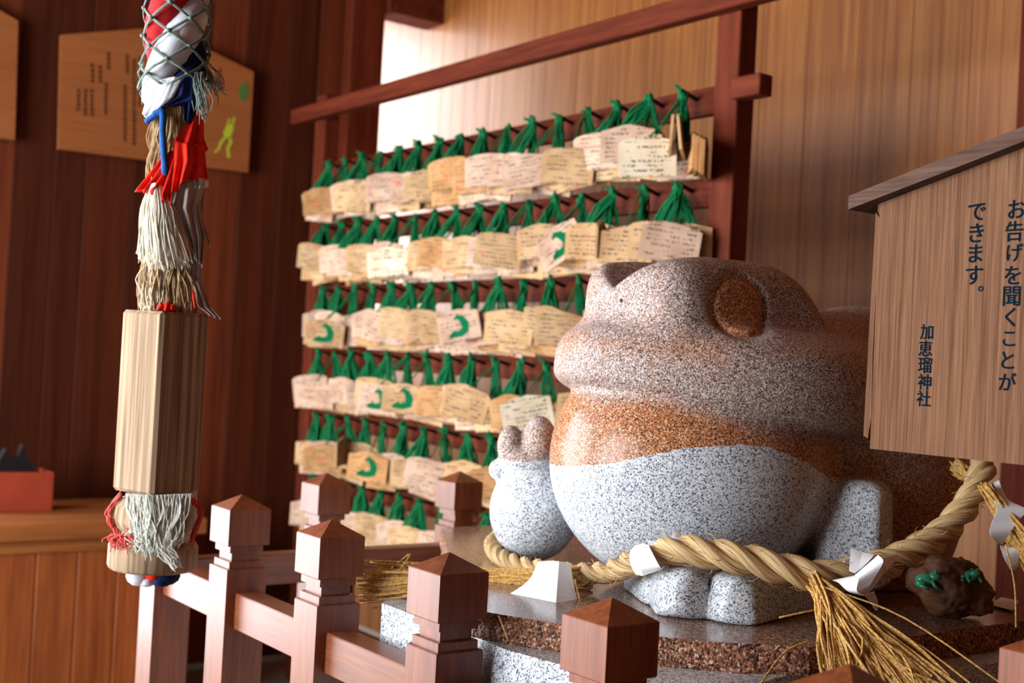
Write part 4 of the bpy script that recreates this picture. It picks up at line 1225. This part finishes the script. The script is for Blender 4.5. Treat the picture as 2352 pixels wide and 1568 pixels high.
paper([[[(1912, 1332, 2.02), (1962, 1322, 2.00), (2017, 1274, 2.02), (2031, 1282, 2.04)],
        [(1926, 1338, 2.00), (1972, 1328, 1.975), (2028, 1292, 1.99), (2034, 1296, 2.03)],
        [(1948, 1358, 1.995), (1968, 1356, 1.975), (2000, 1340, 1.98), (2030, 1312, 2.02)],
        [(1972, 1366, 2.005), (1988, 1368, 1.99), (2002, 1354, 1.99), (2024, 1324, 2.01)]],
       [[(2030, 1282, 2.03), (2064, 1273, 2.06)], [(2033, 1298, 2.02), (2050, 1296, 2.04)], [(2034, 1312, 2.02), (2036, 1311, 2.02)]],
       [[(1955, 1258, 2.09), (1980, 1268, 2.08), (2008, 1273, 2.07)], [(1952, 1284, 2.06), (1975, 1290, 2.05), (2000, 1284, 2.05)], [(1950, 1310, 2.03), (1964, 1316, 2.02), (1978, 1306, 2.03)]],
       [[(1938, 1285, 2.06), (1954, 1282, 2.07)], [(1942, 1302, 2.05), (1956, 1316, 2.05)]],
       [[(1985, 1366, 2.03), (2008, 1358, 2.04)], [(2000, 1385, 2.05), (2016, 1380, 2.06)], [(2012, 1402, 2.06), (2016, 1400, 2.06)]]],
      'white paper streamer curled above the hanging straw tassel')
paper([[[(2264, 1117, 2.24), (2294, 1103, 2.24)], [(2282, 1146, 2.20), (2314, 1146, 2.21)], [(2290, 1172, 2.18), (2356, 1170, 2.19)],
        [(2278, 1200, 2.17), (2338, 1196, 2.18)], [(2274, 1225, 2.16), (2320, 1222, 2.17)], [(2290, 1247, 2.17), (2302, 1250, 2.18)]],
       [[(2297, 1252, 2.18), (2312, 1254, 2.19)], [(2306, 1280, 2.17), (2336, 1262, 2.18)], [(2318, 1302, 2.17), (2340, 1290, 2.18)], [(2320, 1307, 2.17), (2332, 1309, 2.18)]]],
      'white paper streamer hanging in zigzags under the wooden sign')
zp = lambda px, py: on_z(px, py, ZS + 0.004)
fl = MB()
pp = [zp(2272, 1388), zp(2300, 1372), zp(2340, 1380), zp(2326, 1402)]
fl.add(pp + [p + Vector((0, 0, 0.0008)) for p in pp], [(0, 1, 2, 3), (7, 6, 5, 4), (0, 4, 5, 1), (1, 5, 6, 2), (2, 6, 7, 3), (3, 7, 4, 0)])
fo = fl.build('paper_scrap', M['paper']); tag(fo, 'white paper scrap lying flat on the slab beside the gnarled root', 'paper')

# ------------------------------------------------------------------ gnarled root with two glass frogs
bm = bmesh.new(); bmesh.ops.create_icosphere(bm, subdivisions=5, radius=1.0)
rc = q(2185, 1348, 2.24)
for v in bm.verts:
    p = v.co.copy()
    d = 1 + 0.26 * noise.noise(p * 1.7 + Vector((3, 1, 7))) + 0.10 * noise.noise(Vector((p.x * 9, p.y * 9, p.z * 4))) + 0.05 * noise.noise(Vector((p.x * 26, p.y * 26, p.z * 10)))
    v.co = E1 * (p.x * d * 0.070) + E2 * (p.y * d * 0.055) + E3 * (p.z * d * 0.050 - p.x * 0.012)
    v.co.z = max(v.co.z, ZS - rc.z + 0.001)
me_ = bpy.data.meshes.new('gnarled_root'); bm.to_mesh(me_); bm.free()
me_.polygons.foreach_set('use_smooth', [True] * len(me_.polygons))
M['root'] = simple('gnarled_wood', srgb(92, 58, 38), 0.7, 0.3, 40, 0.5, 0.6, (1, 1, .4))
root_o = link('gnarled_root', me_, M['root']); root_o.location = rc
tag(root_o, 'dark gnarled burl of wood on the slab behind the straw tassel', 'burl')
def glass():
    m, nt, b = mat_new('green_glass')
    b.inputs['Base Color'].default_value = (*srgb(70, 170, 130), 1); b.inputs['Roughness'].default_value = 0.08
    b.inputs['Transmission Weight'].default_value = 0.35; b.inputs['IOR'].default_value = 1.5
    return m
M['glass'] = glass()
def small_frog(at, sc, rz, label, mat):
    mb = MB()
    mb.ball((0, 0, 0.011), (0.012, 0.016, 0.011)); mb.ball((0, -0.014, 0.018), (0.010, 0.010, 0.008))
    for s_ in (-1, 1):
        mb.ball((s_ * 0.006, -0.015, 0.0255), 0.0035, sub=1)
        mb.ball((s_ * 0.013, 0.006, 0.007), (0.006, 0.010, 0.007), sub=1)
        mb.tube([(s_ * 0.013, 0.012, 0.006), (s_ * 0.020, 0.0, 0.003), (s_ * 0.018, -0.006, 0.002)], [0.004, 0.003, 0.0025], 5)
        mb.tube([(s_ * 0.009, -0.010, 0.012), (s_ * 0.014, -0.014, 0.006), (s_ * 0.013, -0.020, 0.002)], [0.004, 0.003, 0.0025], 5)
    o = mb.build('frog_figurine', mat, smooth=True)
    o.location = at; o.scale = (sc,) * 3; o.rotation_euler = (0, 0, rz)
    tag(o, label, 'figurine', 'small green frogs on the root')
    return o
def on_root(px, py):
    d = _dir(px, py).normalized()
    bpy.context.view_layer.update()
    ok, l_, n_, _i = root_o.ray_cast(CAM - root_o.location, d)
    return (root_o.location + l_) if ok else q(px, py, 2.15)
small_frog(on_root(2228, 1318) - Vector((0, 0, 0.012)), 0.85, -0.4, 'upright pale green glass frog on the upper side of the burl', M['glass'])
small_frog(on_root(2125, 1335) - Vector((0, 0, 0.010)), 1.1, 0.6, 'squat dark green glass frog on the lower side of the burl', M['glass'])

# ------------------------------------------------------------------ bell rope at the left
TR = 1.75 * TS
def r(px, py, dt=0.0): return pix(px, py, TR + dt)
M['red'] = simple('red_cloth', srgb(226, 40, 22), 0.75, 0.15, 90, 0.2)
M['dkred'] = simple('crimson_cloth', srgb(186, 36, 40), 0.75, 0.15, 90, 0.25)
M['white'] = simple('white_cloth', srgb(216, 218, 226), 0.8, 0.15, 60, 0.08)
M['navy'] = simple('navy_cloth', srgb(24, 38, 84), 0.75, 0.15, 90, 0.3)
M['blue'] = simple('blue_cloth', srgb(30, 84, 150), 0.75, 0.15, 90, 0.3)
M['greycloth'] = simple('grey_gauze', srgb(168, 152, 146), 0.85, 0.1, 80, 0.15)
M['net'] = simple('grey_green_cord', srgb(122, 138, 130), 0.8, 0.15, 300, 0.3)
M['hemp'] = straw_mat('raw_hemp', srgb(150, 118, 78), srgb(206, 176, 132), 90)
M['hemp_pale'] = straw_mat('pale_hemp', srgb(222, 210, 186), srgb(246, 242, 228), 120)
M['block'] = wood('weathered_block_wood', srgb(100, 74, 50), srgb(190, 162, 132), 'Z', 80, 200, rough=0.7, spec=0.15, var=0.0, bump=0.4, long=0.02)
bell = tag(empty('bell_rope', r(365, 900)), 'hanging bell rope of red, white and navy cloth with a wooden handle block', 'rope')
def bl_child(mb, name, mat, smooth=True, par=None):
    o = mb.build(name, mat, par or bell, smooth)
    o.matrix_parent_inverse = Matrix.Translation(bell.location).inverted()
    return o
PXM = TR / FPX
# ---- cloth bundle in the net: three spiral strands
ax0, ax1 = r(414, -70), r(396, 262)
axd = (ax1 - ax0)
NB = 60
S1, S2 = RIGHT, FWD
def strand(phase, mat, name, t_end, r_end=0.3):
    pts = []; rad = []
    for i in range(-150, NB + 1):
        s_ = i / NB
        if s_ > t_end: break
        a = phase - s_ * 5.0
        fall = 1.0 if s_ < t_end - 0.10 else max(r_end, (t_end - s_) / 0.10 * (1 - r_end) + r_end)
        pts.append(ax0 + axd * s_ + (S1 * math.cos(a) + S2 * math.sin(a)) * 0.0185)
        rad.append(0.0225 * fall)
    mb = MB(); n = 22; vs = []; fs = []
    frs = frames(pts)
    for i, p in enumerate(pts):
        t, nx_, ny_ = frs[i]
        for j in range(n):
            b_ = 2 * math.pi * j / n
            rr_ = rad[i] * (1 + 0.05 * math.cos(11 * b_ + i * 0.05))
            vs.append(p + (nx_ * math.cos(b_) + ny_ * math.sin(b_)) * rr_)
    for i in range(len(pts) - 1):
        for j in range(n):
            fs.append((i * n + j, i * n + (j + 1) % n, (i + 1) * n + (j + 1) % n, (i + 1) * n + j))
    fs.append(tuple(range(n - 1, -1, -1))); fs.append(tuple(range((len(pts) - 1) * n, len(pts) * n)))
    mb.add(vs, fs)
    return bl_child(mb, name, mat)
PH = -math.pi / 2 + 0.60 * 5.0
strand(PH, M['white'], 'cloth_strand', 1.0)
strand(PH + 2.094, M['navy'], 'cloth_strand', 0.98)
strand(PH - 2.094, M['dkred'], 'cloth_strand', 0.72, 0.5)
# ---- net of cord: two families of spirals with knots where they cross
net = MB(); knots_ = []
RN = 0.0435
n_a = 5
zspan = 0.84
for fam in (1, -1):
    for k in range(n_a):
        for dbl in (-1, 1):
            pts = []
            for i in range(-110, 41):
                s_ = i / 40 * zspan
                a = 2 * math.pi * k / n_a + fam * (s_ * 6.6) + 0.35 + dbl * 0.030
                wob = 1 + 0.03 * math.sin(9 * s_ + k)
                rr_ = RN * wob * (1.0 + 0.08 * (s_ > 0.7))
                pts.append(ax0 + axd * s_ + (S1 * math.cos(a) + S2 * math.sin(a)) * rr_)
            net.tube(pts, 0.00115, 5)
for m_ in range(-24, 9):
    s_ = (m_ * math.pi / n_a) / 6.6
    if s_ > zspan: break
    for k in range(n_a):
        a = 0.35 + 2 * math.pi * k / n_a + (math.pi / n_a if m_ % 2 else 0)
        net.ball(ax0 + axd * s_ + (S1 * math.cos(a) + S2 * math.sin(a)) * RN, (0.0042, 0.0042, 0.0036), sub=1)
bl_child(net, 'net', M['net'])
up0 = ax0 - axd * 2.45
bl_child(MB().tube([up0, Vector((up0.x, up0.y, ZC + 0.0))], 0.022, 12), 'hanging_rope', M['hemp'])
rb = random.Random(4)
def fibres(starts, ends, n, rad, bow, name, mat, par=None, tip=0.5, jit=0.004):
    mb = MB()
    for _ in range(n):
        u = rb.random()
        f = lambda L: (L[0].lerp(L[1], u) if len(L) == 2 else (L[0].lerp(L[1], u * 2) if u < .5 else L[1].lerp(L[2], u * 2 - 1)))
        a = f(starts); e = f(ends)
        dd = FWD * rb.uniform(-1, 1) * bow
        a = a + FWD * rb.uniform(-1, 1) * jit; e = e + Vector((rb.gauss(0, 1), rb.gauss(0, 1), rb.gauss(0, 1.6))) * jit
        m1 = a.lerp(e, .35) + dd + RIGHT * rb.gauss(0, 1) * jit; m2 = a.lerp(e, .7) + dd * 1.2 + RIGHT * rb.gauss(0, 1) * jit
        c = catmull([a, m1, m2, e], 3)
        mb.tube(c, [rad] * (len(c) - 1) + [rad * tip], 4, cap=False)
    o = bl_child(mb, name, mat, False, par); o['kind'] = 'stuff'
    return o
# frayed ends of the net
fibres([r(335, 160), r(360, 168)], [r(332, 215), r(352, 225)], 26, 0.0007, 0.006, 'net_fringe', M['net'])
fibres([r(440, 168, -.03), r(466, 165, -.03)], [r(452, 250, -.03), r(472, 262, -.03)], 26, 0.0007, 0.004, 'net_fringe', M['net'])
fibres([r(470, 130), r(480, 175)], [r(498, 225), r(516, 205)], 18, 0.0006, 0.004, 'net_fringe', M['net'])
# ---- cloth: ruffled sheets given by rows of picked points, bottom edge frayed
def cloth(rows, mat, name, ruff=0.004, nf=5, fray=0.0, sub=16, depth=0.0, thick=0.0011):
    R_ = [[r(*p) for p in row] for row in rows]
    mb = MB(); V = []; rowsN = 8
    def along(row, u):
        x_ = u * (len(row) - 1); i = min(int(x_), len(row) - 2); return row[i].lerp(row[i + 1], x_ - i)
    seq = []
    for i in range(len(R_) - 1):
        for k in range(rowsN): seq.append((i, k / rowsN))
    seq.append((len(R_) - 2, 1.0))
    for si, (i, tt) in enumerate(seq):
        for j in range(sub + 1):
            u = j / sub
            p = along(R_[i], u).lerp(along(R_[i + 1], u), tt)
            s_ = si / (len(seq) - 1)
            # hung cloth curves round the rope and ruffles towards its hem
            p = p + FWD * (ruff * (0.35 + s_) * math.cos(u * math.pi * 2 * nf + si * 0.12) + depth * ((2 * u - 1) ** 2))
            if fray and si == len(seq) - 1: p = p + Vector((0, 0, -1)) * fray * rb.uniform(-0.6, 1.0)
            V.append(p)
    n = sub + 1
    fs = [(a * n + b, a * n + b + 1, (a + 1) * n + b + 1, (a + 1) * n + b) for a in range(len(seq) - 1) for b in range(sub)]
    mb.add(V, fs)
    o = bl_child(mb, name, mat)
    md = o.modifiers.new('thick', 'SOLIDIFY'); md.thickness = thick; md.offset = 0
    return o
cloth([[(352, 186, -.036), (400, 176, -.040), (418, 180, -.038)], [(336, 225, -.030), (372, 232, -.038), (398, 222, -.036)], [(328, 262, -.024), (340, 278, -.028), (356, 262, -.028)]], M['white'], 'cloth_strip', 0.0025, 6)
cloth([[(404, 178, -.030), (425, 170, -.034), (452, 176, -.026)], [(380, 230, -.030), (420, 218, -.034), (458, 236, -.022)], [(345, 268, -.026), (372, 252, -.030), (398, 238, -.03)], ], M['navy'], 'cloth_strip', 0.003, 3)
cloth([[(412, 180, -.024), (436, 174, -.028), (462, 178, -.018)], [(418, 225, -.022), (440, 225, -.026), (458, 225, -.016)], [(424, 276, -.02), (434, 284, -.022), (446, 276, -.016)]], M['navy'], 'cloth_strip', 0.003, 3)
bl_child(MB().tube(catmull([r(350, 268, -.034), r(366, 256, -.036), r(374, 262, -.038), r(374, 310, -.040), r(378, 370, -.042), r(381, 404, -.044)], 5),
                   [0.003, 0.004, 0.005, 0.0045] + [0.0045] * 18 + [0.0055, 0.0055, 0.005, 0.002], 7), 'tie_strip', M['blue'])
bl_child(MB().tube(catmull([r(336, 280, -.03), r(352, 268, -.034), r(372, 258, -.036)], 4), 0.004, 7), 'tie_strip', M['blue'])
# ---- hemp core from net to block
core = catmull([r(402, 210), r(396, 280), r(394, 350), r(392, 420), r(392, 500), r(390, 570), r(386, 630), r(384, 690), r(380, 716)], 6)
crad = [float(np.interp(i / (len(core) - 1), [0, .15, .3, .45, .6, .75, .9, 1], [0.018, 0.021, 0.022, 0.020, 0.024, 0.028, 0.030, 0.026])) for i in range(len(core))]
bl_child(MB().tube(core, crad, 18), 'hemp_core', M['hemp'])
fibres([r(356, 262, -.018), r(384, 236, -.022), r(420, 246, -.020)], [r(340, 430, -.022), r(368, 436, -.026), r(404, 400, -.024)], 280, 0.0008, 0.004, 'hemp_fibres', M['hemp'])
# ---- red cloth, flaring skirt
cloth([[(430, 276, -.016), (448, 266, -.018), (466, 264, -.008)], [(404, 312, -.026), (438, 318, -.028), (468, 318, -.008)], [(398, 338, -.03), (430, 352, -.03), (479, 344, 0.0)]], M['red'], 'red_cloth', 0.003, 3, 0.002)
cloth([[(372, 358, -.030), (395, 345, -.034), (404, 352, -.036)], [(346, 392, -.034), (372, 400, -.042), (402, 390, -.044)], [(311, 440, -.028), (345, 440, -.044), (392, 470, -.046)]], M['red'], 'red_cloth', 0.0045, 4, 0.004)
cloth([[(396, 322, -.034), (430, 330, -.038), (468, 332, -.014)], [(398, 372, -.04), (434, 372, -.044), (472, 372, -.014)], [(392, 448, -.04), (424, 416, -.046), (478, 412, -.012)]], M['red'], 'red_cloth', 0.0045, 3, 0.004)
# ---- pale hemp brush and darker hemp below
fibres([r(343, 424, -.036), r(358, 420, -.044), r(374, 428, -.040)], [r(318, 588, -.030), r(368, 606, -.046), r(432, 604, -.034)], 620, 0.0007, 0.009, 'hemp_brush', M['hemp_pale'], jit=0.0025)
fibres([r(334, 585, -.024), r(372, 560, -.032), r(430, 570, -.022)], [r(330, 708, -.016), r(372, 706, -.026), r(436, 706, -.018)], 480, 0.0008, 0.009, 'hemp_fibres', M['hemp'])
fibres([r(334, 610, -.03), r(352, 600, -.034), r(370, 590, -.036)], [r(330, 708, -.02), r(346, 710, -.026), r(366, 704, -.03)], 130, 0.0007, 0.004, 'hemp_fibres', M['hemp_pale'])
# ---- grey gauze strips on the right
cloth([[(408, 416, -.034), (436, 410, -.036), (470, 416, -.02)], [(396, 470, -.034), (430, 478, -.038), (456, 480, -.024)], [(430, 545, -.03), (448, 550, -.03), (470, 540, -.022)], [(450, 592, -.03), (456, 602, -.03), (466, 612, -.026)]], M['greycloth'], 'gauze_strip', 0.004, 3, 0.003)
cloth([[(440, 412, -.03), (458, 408, -.028), (478, 416, -.016)], [(446, 430, -.03), (462, 432, -.028), (477, 428, -.016)]], M['white'], 'gauze_strip', 0.003, 3, 0.003)
cloth([[(448, 440, -.026), (456, 440, -.024)], [(456, 500, -.024), (464, 500, -.022)], [(474, 556, -.022), (484, 566, -.02)]], M['greycloth'], 'gauze_strip', 0.002, 1, 0.002, sub=6)
cloth([[(438, 584, -.024), (460, 580, -.022)], [(440, 650, -.024), (462, 650, -.02)], [(456, 704, -.024), (484, 706, -.018)], [(484, 724, -.024), (510, 734, -.02)]], M['greycloth'], 'gauze_strip', 0.003, 2, 0.003, sub=10)
cloth([[(364, 700, -.034), (384, 694, -.036), (402, 702, -.034)], [(358, 712, -.034), (384, 712, -.038), (404, 712, -.034)]], M['red'], 'red_cloth', 0.003, 3, 0.001)
cloth([[(440, 664, -.03), (446, 672, -.03)], [(446, 708, -.03), (452, 708, -.03)]], M['red'], 'red_cloth', 0.001, 1, 0.0, sub=4)
cloth([[(333, 666, -.018), (338, 676, -.02)], [(324, 706, -.018), (332, 708, -.02)]], M['blue'], 'cloth_strip', 0.001, 1, 0.0, sub=4)
# ---- wooden handle block, slightly tilted, a square bar turned on edge
top_c = r(382, 716); bot_c = r(358, 1128)
zd = (top_c - bot_c); hB = zd.length; zd.normalize()
fdir = (CAM - r(370, 920)); fdir = (fdir - zd * fdir.dot(zd)).normalized()
sdir = zd.cross(fdir).normalized()
phi = math.radians(50)
ex = fdir * math.cos(phi) - sdir * math.sin(phi); ey = zd.cross(ex)
Mb = Matrix(((ex.x, ey.x, zd.x, bot_c.x), (ex.y, ey.y, zd.y, bot_c.y), (ex.z, ey.z, zd.z, bot_c.z), (0, 0, 0, 1)))
bmb = MB().box((0, 0, hB / 2), (0.082, 0.082, hB), ch=0.0045)
bo = bmb.build('handle_block', M['block'], bell)
bo.matrix_parent_inverse = Matrix.Translation(bell.location).inverted()
bo.matrix_basis = Mb
# ---- turned spool below it
sp = MB().lathe([(0.030, 0.0), (0.056, 0.002), (0.0585, 0.006), (0.0585, 0.032), (0.055, 0.037), (0.046, 0.041), (0.044, 0.052), (0.050, 0.056), (0.054, 0.066), (0.0525, 0.084), (0.046, 0.094), (0.034, 0.100)], 32)
so = sp.build('spool', M['block'], bell, True)
sc_ = r(349, 1306)
sd = (r(362, 1130) - sc_).normalized()
e1_ = sd.orthogonal().normalized(); e2_ = sd.cross(e1_)
so.matrix_parent_inverse = Matrix.Translation(bell.location).inverted()
so.matrix_basis = Matrix(((e1_.x, e2_.x, sd.x, sc_.x), (e1_.y, e2_.y, sd.y, sc_.y), (e1_.z, e2_.z, sd.z, sc_.z), (0, 0, 0, 1)))
# threads over the spool
M['thread'] = simple('grey_white_thread', srgb(216, 216, 206), 0.85, 0.1, 200, 0.2)
M['pink_thread'] = simple('faded_red_thread', srgb(214, 96, 88), 0.85, 0.1, 200, 0.2)
fibres([r(290, 1132, -.036), r(340, 1136, -.052), r(440, 1134, -.036)], [r(318, 1236, -.05), r(352, 1256, -.064), r(392, 1262, -.058)], 420, 0.0006, 0.003, 'thread_wrap', M['thread'], jit=0.004)
fibres([r(296, 1215, -.05), r(340, 1222, -.06), r(425, 1222, -.045)], [r(300, 1248, -.054), r(352, 1252, -.066), r(420, 1240, -.05)], 120, 0.0008, 0.003, 'thread_wrap', M['thread'], jit=0.004)
fibres([r(350, 1240, -.064), r(385, 1250, -.062)], [r(398, 1294, -.064), r(408, 1298, -.062)], 70, 0.0008, 0.002, 'thread_wrap', M['thread'], jit=0.003)
for (pts, nm) in ((((276, 1136), (252, 1168), (252, 1196), (268, 1222), (255, 1244)), 'a'), (((442, 1146), (462, 1176), (450, 1210), (440, 1245)), 'b')):
    mb = MB()
    for _ in range(16):
        c = catmull([r(px + rb.gauss(0, 3.0), py + rb.gauss(0, 3), -.022 + rb.gauss(0, .004)) for px, py in pts], 5)
        mb.tube(c, 0.0011, 4, cap=False)
    o = bl_child(mb, 'red_thread', M['pink_thread'], False); o['kind'] = 'stuff'
fibres([r(256, 1225, -.04), r(300, 1225, -.056)], [r(252, 1246, -.04), r(304, 1250, -.058)], 60, 0.0009, 0.002, 'red_thread', M['pink_thread'], jit=0.004)
# knot under the spool
kn = MB()
for (px, py, a_, b_) in ((322, 1322, 0.019, 0.014), (335, 1332, 0.013, 0.009)):
    kn.ball(r(px, py, -0.005), (a_, 0.018, b_))
bl_child(kn, 'end_knot', M['white'])
bl_child(MB().ball(r(352, 1316, -0.014), (0.011, 0.014, 0.011)), 'end_knot', M['red'])
bl_child(MB().ball(r(380, 1322, -0.006), (0.020, 0.018, 0.013)).ball(r(372, 1334, -0.012), (0.014, 0.012, 0.008)), 'end_knot', M['navy'])
